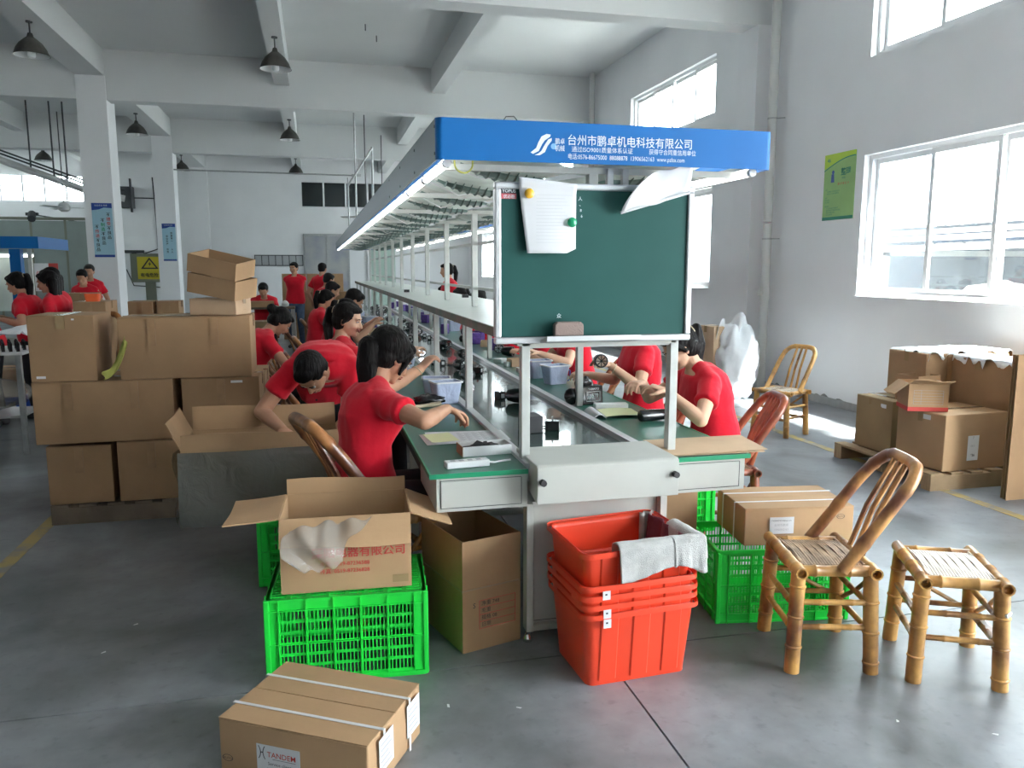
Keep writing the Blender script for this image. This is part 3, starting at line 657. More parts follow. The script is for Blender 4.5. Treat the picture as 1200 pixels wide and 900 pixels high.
while y < 17.6:
    for side, x in ((0, .487), (1, 1.745), (2, 1.745)):
        z = 1.935 if side < 2 else 2.03
        if side == 2 and y > 9.5: continue
        tb = P(MB().cyl((x, y + .02, z), (x, y + .58, z), .015, n=10), 'light_tube', M_['tube'], smooth=True)
        MB_ = MB().cyl((x, y - .005, z), (x, y + .02, z), .017, n=10).cyl((x, y + .58, z), (x, y + .605, z), .017, n=10)
        MB_.bx(x - .012, x + .012, y, y + .6, z + .016, z + .034); shift(MB_, line).build('tube_holder', M_['whitepl'], tb)
    y += .62
y = 3.3; k = 0
def boat(x0, x1, y0, wd, z0, z1, dip):
    def fn(u, v):
        tp = (math.sin(math.pi * min(max(u, .03), .97))) ** .55
        return (x0 + (x1 - x0) * u, y0 + (v - .5) * wd * tp + .12 * u, z0 + (z1 - z0) * u - dip * (1 - (2 * v - 1) ** 2) * tp)
    return fn
while y < 17.2:
    for (x0, x1, za, zb) in ((.50, 1.07, 2.03, 1.975), (1.71, 1.13, 2.03, 1.975)):
        sh = P(MB().grid(boat(x0, x1, y, .44, za, zb, .075), 20, 8), 'reflector', M_['refl'], solid=.003, smooth=180)
        fn = boat(x0 + (x1 - x0) * .15, x0 + (x1 - x0) * .85, y + .02, .24, za - .055, zb - .05, .034); lv = MB()
        lv.grid(fn, 14, 5)
        for i in range(9):
            u = (i + 1) / 10; a_ = [V(fn(u, v / 5)) for v in range(6)]
            lv.loft([[p + V((0, 0, -.001)) for p in a_], [p + V((.004, 0, -.010)) for p in a_]], False, closed=False)
        shift(lv, line).build('louver', M_['refl2'], sh, solid=.002)
    P(MB().tube([(.5, y + .3, 2.03), (.75, y + .35, 1.95 - .02 * (k % 3)), (1.1, y + .28, 2.0)], .004, 6), 'wire', M_['whitepl'], smooth=True)
    y += .625; k += 1
P(MB().tube([(.555 - .035 * math.cos(R(a)), 3.05, 1.94 - .035 * math.sin(R(a)) + (.05 if a in (0, 180) else 0)) for a in range(0, 181, 15)], .0035, 6), 'yellow_wire', M_['cloth_y'], smooth=True)
P(MB().tube([(.69, 2.97, 2.087), (.70, 2.97, 2.102), (.73, 2.97, 2.104), (.745, 2.97, 2.087)], .002, 6), 'wire_loop', M_['dsteel'])
for x in (1.17, 1.235): P(MB().bx(x - .012, x + .012, 3.12, 3.15, 1.86, 1.945), 'board_hanger', M_['steel'])
# fascia sign
ZT = 2.010
O3 = (0, 0, 0)
def ftext(s, sz, x, z, sx=1, bold=0): 
    o = text(s, sz, M_['white_ink'], None, (x, YC0 - .004, z), sx=sx, bold=bold)
    if o: o.data.transform(Matrix.Translation(-line.location)); o.parent = line
ftext('台州市鹏卓机电科技有限公司', .042, .932, ZT, .94, .003)
ftext('通过ISO9001质量体系认证', .0225, .950, 1.984, .95, .0); ftext('获得守合同重信用单位', .0225, 1.262, 1.984, .88, 0)
ftext('电话:0576-86675000  88088878  13906562163  www.pzlsx.com', .0235, .935, 1.957, .78, 0)
ftext('鹏卓', .024, .885, 2.010, .8, .004); ftext('机械', .024, .885, 1.985, .8, .004)
sw = [(.790, 1.975), (.800, 1.970), (.822, 1.981), (.835, 2.006), (.845, 2.020), (.866, 2.034), (.868, 2.042), (.852, 2.044), (.832, 2.034), (.820, 2.012), (.812, 1.992)]
P(MB().add([(x, YC0 - .0045, z) for x, z in sw], [tuple(range(len(sw)))]), 'swoosh_mark', M_['white_ink'])
sw = [(.806, 1.966), (.826, 1.966), (.846, 1.978), (.856, 2.0), (.872, 2.02), (.872, 2.03), (.858, 2.024), (.842, 2.0), (.832, 1.982), (.820, 1.972)]
P(MB().add([(x, YC0 - .0047, z) for x, z in sw], [tuple(range(len(sw)))]), 'swoosh_mark', M_['white_ink'])
P(MB().cyl((.880, YC0 - .0035, 2.0), (.880, YC0 - .0045, 2.0), .011, n=16), 'round_mark', mat('light_blue_ink', (.2, .45, .7), .5))
# chalkboard
bd = thing('chalkboard', 'green chalkboard in an aluminium frame hung under the blue canopy', 'chalkboard', (1.10, 3.1, 1.25)); B = WP(bd)
B(MB().bx(.70, 1.50, 3.085, 3.105, 1.275, 1.86), 'board_panel', M_['board'])
f = MB(); x0, x1, z0, z1, w_ = .68, 1.52, 1.25, 1.88, .026
B(MB().bx(x0, x1, 3.075, 3.11, z0, z0 + w_).bx(x0, x1, 3.075, 3.11, z1 - w_, z1).bx(x0, x0 + w_, 3.075, 3.11, z0 + w_, z1 - w_).bx(x1 - w_, x1, 3.075, 3.11, z0 + w_, z1 - w_), 'board_frame', M_['boardframe'], bev=.006)
B(MB().bx(x0 + w_, x1 - w_, 3.0835, 3.0850, z0 + w_ - .001, z0 + w_ + .002).bx(x0 + w_, x0 + w_ + .002, 3.0835, 3.085, z0 + w_, z1 - w_).bx(x1 - w_ - .002, x1 - w_, 3.0835, 3.085, z0 + w_, z1 - w_), 'inner_gap', M_['blackpl2'])
B(MB().add([(.865, 3.075, 1.252), (1.255, 3.075, 1.252), (1.275, 3.02, 1.262), (.878, 3.02, 1.262), (.865, 3.075, 1.262), (1.255, 3.075, 1.262), (1.275, 3.02, 1.282), (.878, 3.02, 1.282)], [(0, 1, 2, 3), (4, 7, 6, 5), (3, 2, 6, 7), (0, 3, 7, 4), (1, 5, 6, 2), (0, 4, 5, 1)]), 'chalk_tray', M_['boardframe'])
B(MB().bx(.708, .768, 3.0835, 3.085, 1.836, 1.856), 'brand_label', M_['black_ink']); B(MB().bx(.708, .768, 3.0835, 3.085, 1.816, 1.836), 'brand_label', mat('pink_red_label', (.55, .10, .12), .5))
def btext(s, sz, x, z, m='white_ink', root=bd, y=3.083, **k):
    o = text(s, sz, M_[m], None, (x, y, z), **k)
    if o: o.data.transform(Matrix.Translation(-root.location)); o.parent = root
btext('YOPUS', .0175, .711, 1.840, bold=.02); btext('优必胜', .0155, .716, 1.819, bold=.01)
for i, (s_, sz) in enumerate((('人', .018), ('、', .02), ('8', .015), ('6', .015))): btext(s_, sz, 1.02 + i * .004, 1.815 - i * .022)
btext('众', .02, .935, 1.352)
tag(MB().add([], []).loft([[(.915 + .12 * a, y, 1.282 + .055 * b) for a, b in ((0, 0), (1, 0), (1, .8), (.9, 1), (.1, 1), (0, .8))] for y in (3.035, 3.07)]).build('board_eraser', M_['felt'], bev=.004), 'mauve-brown felt eraser standing on the chalkboard tray', 'eraser')
def paper(name, label, fn, nu=14, nv=14, m='paper'):
    return tag(MB().grid(fn, nu, nv).build(name, M_[m], smooth=180, solid=.0008), label, 'paper')
pp = paper('pinned_paper', 'white printed sheet held by two round magnets on the chalkboard',
      lambda u, v: (.79 + .217 * u + .015 * (1 - v) * (1 - u) - .02 * v * (1 - u), 3.068 - .012 * math.sin(u * 3) * (1 - v) - .02 * (1 - u) * max(0, .6 - v) - (.02 * max(0, v - .85) * 6) * (1 - u * .3), 1.607 + .29 * v + .0 * u - .022 * u * v + (.018 * max(0, u - .8) * 5 * max(0, .2 - v) * 5)), 16, 20)
for i in range(15):
    z = 1.83 - i * .013
    MB().bx(.84, .985 - (i * 37 % 50) * .0008, 3.0505, 3.0512, z, z + .0012).build('print_line', M_['faint'], pp)
tag(MB().lathe([(.019, 0), (.019, .006), (.012, .012), (.003, .013)], 18, M=Matrix.Translation((.812, 3.055, 1.835)) @ Matrix.Rotation(R(90), 4, 'X')).build('round_magnet', M_['magY'], smooth=True), 'yellow round magnet on the pinned paper', 'magnet')
tag(MB().lathe([(.019, 0), (.019, .006), (.012, .012), (.003, .013)], 18, M=Matrix.Translation((.987, 3.056, 1.728)) @ Matrix.Rotation(R(90), 4, 'X')).build('round_magnet', M_['magG'], smooth=True), 'green round magnet on the pinned paper', 'magnet')
paper('curled_paper', 'blank white sheet curling over the upper right corner of the chalkboard',
      lambda u, v: (1.188 + .302 * u + .11 * v * v * (1 - u) - .02 * v * u, 3.05 - .05 * math.sin(v * 1.6) - .012 * math.sin(u * 5 + v * 4) + .02 * u, 1.765 + .085 * u + (.15 - .03 * u) * v + .006 * math.sin(u * 9)))
tag(MB().tube([(1.19 + .298 * u / 8, 3.055, 1.768 + .086 * u / 8) for u in range(9)], .006, 8).build('paper_roll', M_['paper'], smooth=True), 'rolled lower edge of the curling white sheet', 'paper roll')

# ---------------------------------------------------------------- cartons
def carton(label, loc, rz, w, d, h, m=0, group=None, tape=True, name='cardboard_box', seam_x=True, tilt=None, dent=.004):
    t = thing(name, label, 'box', loc, R(rz), group)
    if tilt: t.rotation_euler = (R(tilt[0]), R(tilt[1]), R(rz))
    rnd = random.Random(int(abs(loc[0] * 977 + loc[1] * 331 + loc[2] * 71)))
    c = CB[m]; hw, hd = w / 2, d / 2
    def wall(u, v, fx):  # slightly bowed side
        return dent * 2.2 * math.sin(math.pi * u) * math.sin(math.pi * v)
    b = MB(); nseg = 5
    ring = lambda z, v: [(-hw + w * i / nseg, -hd - wall(i / nseg, v, 0), z) for i in range(nseg)] + [(hw + wall(i / nseg, v, 0), -hd + d * i / nseg, z) for i in range(nseg)] + \
                        [(hw - w * i / nseg, hd + wall(i / nseg, v, 0), z) for i in range(nseg)] + [(-hw - wall(i / nseg, v, 0), hd - d * i / nseg, z) for i in range(nseg)]
    b.loft([ring(h * v, v) for v in (0, .25, .5, .75, 1)])
    b.build('box_body', c, t, bev=.004, smooth=30)
    if m == 1 and h > .3 and seam_x:
        for u in ((.25, .72) if w > .6 else (.5,)):
            x = -hw + w * u; MB().bx(x - .024, x + .024, -hd - .0125, -hd - .0095, h * .55, h - .004).build('tape_strip', M_['tape_dull'], t)
    tk = .004
    if seam_x:
        for s_ in (-1, 1): MB().bx(-hw, hw, min(s_ * .0015, s_ * hd), max(s_ * .0015, s_ * hd), h, h + tk).build('top_flap', c, t, bev=.0015)
        if tape: MB().bx(-hw - .006, hw + .006, -.024, .024, h + tk, h + tk + .001).bx(hw + .005, hw + .0065, -.024, .024, h - .07, h + tk).bx(-hw - .0065, -hw - .005, -.024, .024, h - .07, h + tk).build('tape_strip', M_['tape'], t)
    else:
        for s_ in (-1, 1): MB().bx(min(s_ * .0015, s_ * hw), max(s_ * .0015, s_ * hw), -hd, hd, h, h + tk).build('top_flap', c, t, bev=.0015)
        if tape: MB().bx(-.024, .024, -hd - .006, hd + .006, h + tk, h + tk + .001).bx(-.024, .024, -hd - .0125, -hd - .005, h - .075, h + tk).bx(-.024, .024, hd + .005, hd + .0125, h - .075, h + tk).build('tape_strip', M_['tape'], t)
    return t
def sticker(t, face, u0, u1, z0, z1, m='paper', name='paper_label', off=.002):
    """face: (axis 'x'/'y', signed distance)"""
    a, q = face; s_ = 1 if q > 0 else -1; q = q + s_ * off
    mb = MB()
    if a == 'y': mb.bx(u0, u1, min(q, q + s_ * .001), max(q, q + s_ * .001), z0, z1)
    else: mb.bx(min(q, q + s_ * .001), max(q, q + s_ * .001), u0, u1, z0, z1)
    return mb.build(name, M_[m], t)
def open_carton(label, loc, rz, w, d, h, m=0, flaps=(('f', 120, .15), ('b', 100, .15), ('l', 110, .15), ('r', 110, .15)), name='open_cardboard_box', group=None, depth_in=None):
    t = thing(name, label, 'box', loc, R(rz), group); c = CB[m]; hw, hd = w / 2, d / 2; k = .005
    MB().bx(-hw, hw, -hd, hd, 0, .006).bx(-hw, hw, -hd, -hd + k, .006, h).bx(-hw, hw, hd - k, hd, .006, h).bx(-hw, -hw + k, -hd + k, hd - k, .006, h).bx(hw - k, hw, -hd + k, hd - k, .006, h).build('box_body', c, t)
    MB().bx(-hw + k + .001, hw - k - .001, -hd + k, hd - k, .007, .02).build('box_floor', M_['cbin'], t)
    for side, ang, L_ in flaps:
        a = R(ang)  # 0 = upright, 90 = level outwards, 180 = hanging down
        mb = MB()
        if side in 'fb':
            s_ = -1 if side == 'f' else 1; y0 = s_ * hd; nv = 6
            def fn(u, v, s_=s_, y0=y0): 
                r = v * L_; return (-hw + .003 + (w - .006) * u, y0 + s_ * r * math.sin(a), h + r * math.cos(a) + .006 * math.sin(u * 5 + r * 9) * v)
        else:
            s_ = -1 if side == 'l' else 1; x0 = s_ * hw
            def fn(u, v, s_=s_, x0=x0):
                r = v * L_; return (x0 + s_ * r * math.sin(a), -hd + .003 + (d - .006) * u, h + r * math.cos(a) + .006 * math.sin(u * 5 + r * 9) * v)
        mb.grid(fn, 10, 5).build('flap', c, t, solid=.005)
    return t

# ---------------------------------------------------------------- pallets
def pallet(label, loc, rz, w, d, m='wood', nb=7):
    t = thing('wooden_pallet', label, 'pallet', loc, R(rz)); hw, hd = w / 2, d / 2
    for i in range(nb):
        x = -hw + (w - .10) * i / (nb - 1); MB().bx(x, x + .10, -hd, hd, .105, .122).build('deck_board', M_[m], t, bev=.002)
    for y in (-hd, -.045, hd - .09): MB().bx(-hw, hw, y, y + .09, .012 + .0, .105).build('stringer', M_[m], t, bev=.003)
    for y in (-hd, hd - .09): MB().bx(-hw, hw, y, y + .09, 0, .012).build('bottom_board', M_[m], t)
    return t
pallet('low wooden pallet under the tall pile of brown boxes at left', (-.93, 5.80, 0), 0, 1.36, 1.2, 'wood2', 9)
GL = 'big brown cartons piled on the left pallet'
c1 = carton('brown carton at the lower left end of the pile, directly on the pallet', (-1.435, 5.42, .123), 0, .36, .40, .355, 1, GL)
c1 = carton('wide brown carton on the pallet beside the lower left one', (-.83, 5.42, .123), 0, .78, .42, .37, 1, GL)
c1 = carton('long brown carton lying across the middle row of the pile', (-1.27, 5.42, .50), 0, .78, .42, .372, 1, GL)
c1 = carton('brown carton in the middle row, right of the long one, with a pale label', (-.60, 5.42, .50), 0, .46, .42, .372, 1, GL)
sticker(c1, ('y', -.21), .06, .13, .34, .355); 
c1 = carton('brown carton topping the left end of the pile, side turned to the aisle', (-1.48, 5.42, .878), 0, .36, .40, .39, 1, GL, seam_x=False)
sticker(c1, ('y', -.20), -.15, -.10, .02, .035); sticker(c1, ('y', -.20), .06, .075, .365, .375)
c1 = carton('long brown carton topping the right end of the pile', (-.79, 5.42, .878), 0, .76, .42, .372, 1, GL)
for k_, (x, y, z, w_, d_, h_) in enumerate(((-1.43, 5.98, .123, .38, .6, .72), (-.98, 5.98, .123, .46, .6, .74), (-.55, 5.98, .123, .36, .6, .70))):
    carton(['brown carton at the back of the left pallet, behind the left end', 'brown carton at the back of the left pallet, behind the middle', 'brown carton at the back of the left pallet, behind the right end'][k_], (x, y, z), 0, w_, d_ - .06, h_, 1, GL)
tag(MB().bx(0, .13, 0, .012, 0, .05).build('paper_note', M_['yellowpaper'], loc=(-.60, 5.19, .60)), 'pale yellow note on the carton by the wrapped box', 'note')
tag(MB().grid(lambda u, v: (-1.26 + .14 * u + .01 * math.sin(v * 6), 5.19 + .02 * math.sin(u * 5), .885 + .21 * u * u + .05 * v), 10, 4).build('cloth_rag', M_['cloth_y'], solid=.006, smooth=180), 'yellow-green rag stuck between the two top boxes', 'rag')
GT = 'small boxes on top of the left pile'
c1 = carton('light-ended small carton under the two tilted trays', (-.60, 5.44, 1.256), -18, .30, .24, .10, 2, GT)
t = open_carton('open brown tray box tilted on the light-ended carton', (-.585, 5.40, 1.385), -28, .34, .24, .12, 0, (), group=GT); t.rotation_euler = (R(5), R(10), R(-28))
t = open_carton('uppermost open tray box of the tilted stack', (-.585, 5.40, 1.515), -24, .33, .235, .11, 0, (), group=GT); t.rotation_euler = (R(8), R(12), R(-24))
# wrapped open carton and the crate below it
t = open_carton('large open carton wrapped in grey film before the left pile', (-.29, 4.28, .342), 2, .76, .52, .34, 0, (('f', -4, .07), ('b', 12, .12), ('l', 25, .14), ('r', 40, .10)))
MB().grid(lambda u, v: (-.395 + .79 * u, -.278 - .012 * math.sin(u * 9 + v * 5) - .02 * (1 - v), -.03 + .36 * v - .05 * math.sin(math.pi * u) * (1 - v) * 0), 30, 12).build('wrapping_film', M_['film'], t, smooth=180)
MB().grid(lambda u, v: (-.396 - .012 * math.sin(u * 7 + v * 9) - .012, -.268 + .53 * u, -.03 + .36 * v), 20, 12).build('wrapping_film', M_['film'], t, smooth=180)

# plastic crates -------------------------------------------------
def crate(label, loc, rz, w=.61, d=.42, h=.335, inverted=False, group=None):
    t = thing('plastic_crate', label, 'crate', loc, R(rz), group); m = M_['green_pl']; hw, hd = w / 2, d / 2
    if inverted: Z = lambda z: h - z
    else: Z = lambda z: z
    def bz(mb, x0, x1, y0, y1, z0, z1):
        a, b = Z(z0), Z(z1); mb.bx(x0, x1, y0, y1, min(a, b), max(a, b))
    def panel(L_, horizontal, pos):
        mb = MB(); th = .003; s_ = 1 if pos > 0 else -1
        def put(u0, u1, z0, z1, t0, t1):
            a, b = pos + s_ * t0, pos + s_ * t1; a, b = min(a, b), max(a, b)
            if horizontal: bz(mb, u0, u1, a, b, z0, z1)
            else: bz(mb, a, b, u0, u1, z0, z1)
        nb = 5 if L_ > .5 else 3; e = .04; pw = (L_ - 2 * e) / nb; rows = 6; z0, z1 = .045, h - .03; rh = (z1 - z0) / rows
        put(-L_ / 2, L_ / 2, 0, z0, 0, th); put(-L_ / 2, L_ / 2, z1, h, 0, th)
        put(-L_ / 2, -L_ / 2 + e, z0, z1, 0, th); put(L_ / 2 - e, L_ / 2, z0, z1, 0, th)
        for r_ in range(1, rows): put(-L_ / 2 + e, L_ / 2 - e, z0 + r_ * rh - .006, z0 + r_ * rh + .006, 0, th)
        for b_ in range(nb + 1):
            u = -L_ / 2 + e + b_ * pw; put(u - .006, u + .006, z0, z1, 0, th); put(u - .002, u + .002, 0, h - .01, th, th + .008)
        for b_ in range(nb):
            for s2 in range(1, 7): u = -L_ / 2 + e + b_ * pw + pw * s2 / 7; put(u - .0024, u + .0024, z0, z1, .0003, th - .0003)
        for z in (z0 - .002, (z0 + z1) / 2, ): put(-L_ / 2, L_ / 2, z - .002, z + .002, th, th + .008)
        return mb
    for pos in (-hd + .012, hd - .012): panel(w - .03, True, pos).build('side_panel', m, t)
    for pos in (-hw + .012, hw - .012): panel(d - .03, False, pos).build('side_panel', m, t)
    # base grid
    g = MB()
    for i in range(9): x = -hw + .02 + (w - .04) * i / 8; bz(g, x - .008, x + .008, -hd + .015, hd - .015, 0, .004)
    for i in range(17): y = -hd + .02 + (d - .04) * i / 16; bz(g, -hw + .015, hw - .015, y - .005, y + .005, .0004, .0045)
    g.build('base_grid', m, t)
    def rr(ww, dd, r, z):
        return [(sx * (ww / 2 - r) + r * math.cos(R(a)), sy * (dd / 2 - r) + r * math.sin(R(a)), Z(z)) for sx, sy, a0 in ((1, 1, 0), (-1, 1, 90), (-1, -1, 180), (1, -1, 270)) for a in (a0, a0 + 30, a0 + 60, a0 + 90)]
    for z0, z1, ww, dd in ((h - .018, h, w, d), (0, .012, w - .012, d - .012)):
        rim = MB().loft([rr(ww - .03, dd - .03, .015, z0), rr(ww, dd, .022, z0), rr(ww, dd, .022, z1), rr(ww - .03, dd - .03, .015, z1), rr(ww - .03, dd - .03, .015, z0)], False)
        rim.build('rim', m, t, bev=.002)
    c = MB()
    for sx in (-1, 1):
        for sy in (-1, 1): bz(c, sx * (hw - .012) - .010, sx * (hw - .012) + .010, sy * (hd - .012) - .010, sy * (hd - .012) + .010, 0, h - .01)
    c.build('corner_post', m, t, kind='stuff', bev=.004)
    return t
crate('bright green slotted crate turned upside down under the printed carton', (.085, 3.11, 0), -4, inverted=True)
crate('green crate in shadow under the film-wrapped open carton', (-.02, 4.12, 0), 0)
crate('green crate under the strapped carton behind the bamboo chair', (1.985, 3.17, 0), -9)
carton('flat carton on the floor under the rear green crate by the bench end', (1.68, 3.86, 0), 0, .5, .4, .18, 1)
crate('green crate raised on a flat carton under the bench end', (1.68, 3.87, .186), 0)

# printed carton on the crate
t = open_carton('open carton with red Chinese print on the bright green crate', (.085, 3.12, .34), -3, .485, .34, .29, 0, (('f', 148, .115), ('b', 2, .06), ('l', 96, .20), ('r', 112, .17)))
MB().grid(lambda u, v: (-.2425 + .485 * u, -.172 - .004 * math.sin(u * 20), .185 + .105 * v), 2, 1)
text('溧阳电器有限公司', .044, M_['red_ink'], t, (-.13, -.172, .135), bold=.012)
text('电话: 0519-87236588', .021, M_['red_ink'], t, (-.10, -.172, .100), bold=.01)
text('传真: 0519-87236828', .021, M_['red_ink'], t, (-.10, -.172, .072), bold=.01)
sticker(t, ('y', -.17), .17, .23, .02, .05, 'tape', 'tape_patch', .001)
tag(MB().grid(lambda u, v: (.00 + .30 * u * (.6 + .4 * v) - .04 * math.sin(v * 3), 2.93 - .07 * v * (1 - v) * 2 - .012 * math.sin(u * 8 + v * 7) - .04 * (1 - v), .475 + .13 * v + .025 * u * v - .03 * math.sin(u * 3.1) * (1 - v) + .008 * math.sin(u * 21 + v * 11)), 34, 26).build('plastic_bag', M_['bag'], smooth=180, solid=.001, loc=(-.12, 0, 0)), 'crumpled milky plastic bag hanging over the printed carton flap', 'plastic bag')
# tall open carton by the bench
t = open_carton('tall open carton standing between crate and bench panel', (.60, 3.235, 0), 16.5, .27, .40, .47, 1, (), )
MB().bx(-.138, -.135, -.2, .2, .26, .266).bx(-.136, .136, -.203, -.2, .262, .268).build('joint_line', M_['cbin'], t)
text('净重 748', .022, M_['black_ink'], t, (-.05, -.2015, .19)); text('毛重', .022, M_['black_ink'], t, (-.05, -.2015, .16)); text('规格 08', .022, M_['black_ink'], t, (-.05, -.2015, .13)); text('日期', .022, M_['black_ink'], t, (-.05, -.2015, .10)); text('S', .03, M_['black_ink'], t, (-.09, -.2015, .185))
gb = MB()
for z in (.09, .12, .15, .18, .21): gb.bx(-.06, .11, -.2018, -.2003, z, z + .0015)
gb.bx(-.06, -.0585, -.2018, -.2003, .09, .2115).bx(.1085, .11, -.2018, -.2003, .09, .2115).build('print_grid', M_['red_ink'], t)
# strapped carton in front
def strapped(label, loc, rz, w, d, h, m, sp, name='strapped_carton'):
    t = carton(label, loc, rz, w, d, h, m, tape=False, name=name)
    for y in sp:
        s_ = MB(); k = .0012; H2 = h + .0045
        s_.bx(-w / 2 - .010, w / 2 + .010, y - .006, y + .006, H2, H2 + k)
        for q in (-1, 1): s_.bx(min(q * (w / 2 + .009), q * (w / 2 + .0102)), max(q * (w / 2 + .009), q * (w / 2 + .0102)), y - .006, y + .006, 0, H2)
        s_.build('strap', M_['strap'], t)
    return t
t = strapped('strapped brown carton with a red and black printed label on the floor in front', (-.025, 2.465, 0), -31, .51, .37, .175, 0, (-.095, .085))
# front (-y) face label
sticker(t, ('y', -.193), -.115, .035, .02, .125)
XY = -.1965
text('TANDEM', .0245, M_['red_ink'], t, (-.078, XY, .088), bold=.006)
hh = MB()
for sx in (-1, 1):
    hh.loft([[( -.098 + sx * (.004 + .007 * (2 * i / 6 - 1) ** 2) + q, XY, .078 + .042 * i / 6) for i in range(7)] for q in (0, .003)], False, closed=False)
hh.bx(-.102, -.094, XY - .0003, XY + .0003, .098, .101).build('arched_h_mark', M_['black_ink'], t)
text('Service client', .015, M_['black_ink'], t, (-.076, XY, .062)); text('01 60 41 39 80 36', .012, M_['ink'], t, (-.08, XY, .045)); text('contact@tandem', .014, M_['black_ink'], t, (-.09, XY, .027), bold=.01)
MB().bx(-.06, .02, XY, XY + .0005, .0815, .0825).build('print_line', M_['black_ink'], t)
MB().loft([[(-.222 + r * math.cos(R(a)), XY + .003, .055 + .6 * r * math.sin(R(a))) for a in range(0, 361, 15)] for r in (.019, .0165)], False, closed=False).build('oval_mark', M_['black_ink'], t); text('AUTO', .011, M_['black_ink'], t, (-.237, XY + .003, .051))
# end (+x) labels
for y0, y1 in ((-.135, -.04), (.06, .155)):
    sticker(t, ('x', .264), y0, y1, .055, .165); 
    for i in range(5): MB().bx(.2672, .2678, y0 + .01, y1 - .015 - .01 * (i % 3), .07 + i * .018, .074 + i * .018).build('print_line', M_['ink'], t)

# red bins ------------------------------------------------------
def rrect(w_, d_, r, z, n=5):
    return [(sx * (w_ / 2 - r) + r * math.cos(R(a0 + 90 * i / n)), sy * (d_ / 2 - r) + r * math.sin(R(a0 + 90 * i / n)), z) for sx, sy, a0 in ((1, 1, 0), (-1, 1, 90), (-1, -1, 180), (1, -1, 270)) for i in range(n + 1)]
def red_bin(label, loc, rz, lab=True, tilt=(0, 0)):
    t = thing('red_bin', label, 'bin', loc, 0, 'nested red bins'); t.rotation_euler = (R(tilt[0]), R(tilt[1]), R(rz)); m = M_['red_pl']
    w0, d0, w1, d1, h = .41, .315, .455, .365, .29
    L_ = lambda v: (w0 + (w1 - w0) * v, d0 + (d1 - d0) * v)
    rings = [rrect(*L_(0), .03, 0)] + [rrect(*L_(v), .035, h * v) for v in (.04, .35, .7, .93, 1)]
    w_, d_ = L_(1); rings += [rrect(w_ + .03, d_ + .03, .045, h), rrect(w_ + .036, d_ + .036, .048, h + .004), rrect(w_ + .036, d_ + .036, .048, h - .014), rrect(w_ + .030, d_ + .030, .045, h - .014), rrect(w_ + .028, d_ + .028, .044, h - .002)]
    outer = MB().loft(list(reversed(rings[6:])) , False)
    body = MB().loft(rings[:6], False); body.f.append(list(range(len(rings[0]) - 1, -1, -1)))
    body.build('bin_body', m, t, smooth=True, solid=.003)
    outer.build('rim', m, t, smooth=True, solid=.002)
    for x in (-.13, .0, .13):
        for s_ in (-1, 1):
            def fy(z): return s_ * ((d0 + (d1 - d0) * z / h) / 2)
            w2 = .038
            mb = MB(); 
            mb.loft([[(x - w2, fy(z) + s_ * .0015, z), (x - w2 + .006, fy(z) + s_ * .0065, z), (x + w2 - .006, fy(z) + s_ * .0065, z), (x + w2, fy(z) + s_ * .0015, z)] for z in (.02, h - .018)], True); mb.build('rib_panel', m, t)
    if lab: MB().bx(-.165, -.135, -d1 / 2 - .022, -d1 / 2 - .020, h - .045, h - .012).build('white_sticker', M_['paper'], t); MB().bx(-.156, -.148, -d1 / 2 - .0225, -d1 / 2 - .022, h - .028, h - .022).build('print_mark', M_['black_ink'], t)
    return t
BX, BY = 1.128, 2.815
labs = ['lowest red bin of the nested stack, standing on the floor', 'second red bin from the bottom of the nested stack', 'middle red bin of the nested stack', 'second red bin from the top of the nested stack, fully nested']
for i in range(4): red_bin(labs[i], (BX - .002 * i, BY + .004 * (i % 2), .036 * i), 4 + .6 * (i % 2), i != 2)
red_bin('top red bin of the nested stack with towels over its rim', (BX + .005, BY + .03, .232), 5, False, (1, -1))
t = thing('grey_towel', 'grey terry towel draped over the rim of the top red bin', 'towel', (BX + .01, BY + .03, .232), R(5))
def drape(x0, x1, y, hin, hout, seed, axis='y'):
    def fn(u, v):
        s_ = v * (hin + .05 + hout)
        a = x0 + (x1 - x0) * u
        wv = .004 * math.sin(u * 11 + seed) + .0015 * math.sin(u * 29 + seed * 2)
        if s_ < hin: o, z = -.028, .302 - (hin - s_)
        elif s_ < hin + .05: q = (s_ - hin) / .05; o, z = -.028 + .062 * q, .302 + .012 * math.sin(q * math.pi)
        else: q = s_ - hin - .05; o, z = .034 + .012 * q / .1 + wv * q / .1, .300 - q - .018 * math.sin(u * 4 + seed) * q / .1
        z += .001 * math.sin(u * 13)
        return (a, y - o, z) if axis == 'y' else (y + o, a, z)
    return fn
MB().grid(drape(-.115, .12, -.1825, .05, .105, 1), 44, 22).build('towel_cloth', M_['towel'], t, smooth=180, solid=.007)
MB().grid(drape(.11, .245, -.1845, .05, .105, 4), 26, 22).build('towel_cloth', M_['towel'], t, smooth=180, solid=.007)
MB().grid(drape(-.19, .0, .2275, .08, .075, 2, 'x'), 30, 20).build('towel_cloth', M_['towel'], t, smooth=180, solid=.007)
t = thing('maroon_cloth', 'dark maroon cloth hanging inside the right end of the top red bin', 'cloth', (BX + .01, BY + .03, .232), R(5))
MB().grid(lambda u, v: (.205 - .012 * math.sin(u * 16) - .02 * (1 - v), -.15 + .31 * u, .12 + .18 * v), 40, 10).build('cloth_panel', M_['maroon'], t, smooth=180, solid=.005)
MB().grid(lambda u, v: (.16 + .07 * u, .155 - .01 * math.sin(u * 12), .10 + .205 * v), 16, 10).build('cloth_fold', M_['towel'], t, smooth=180, solid=.005)
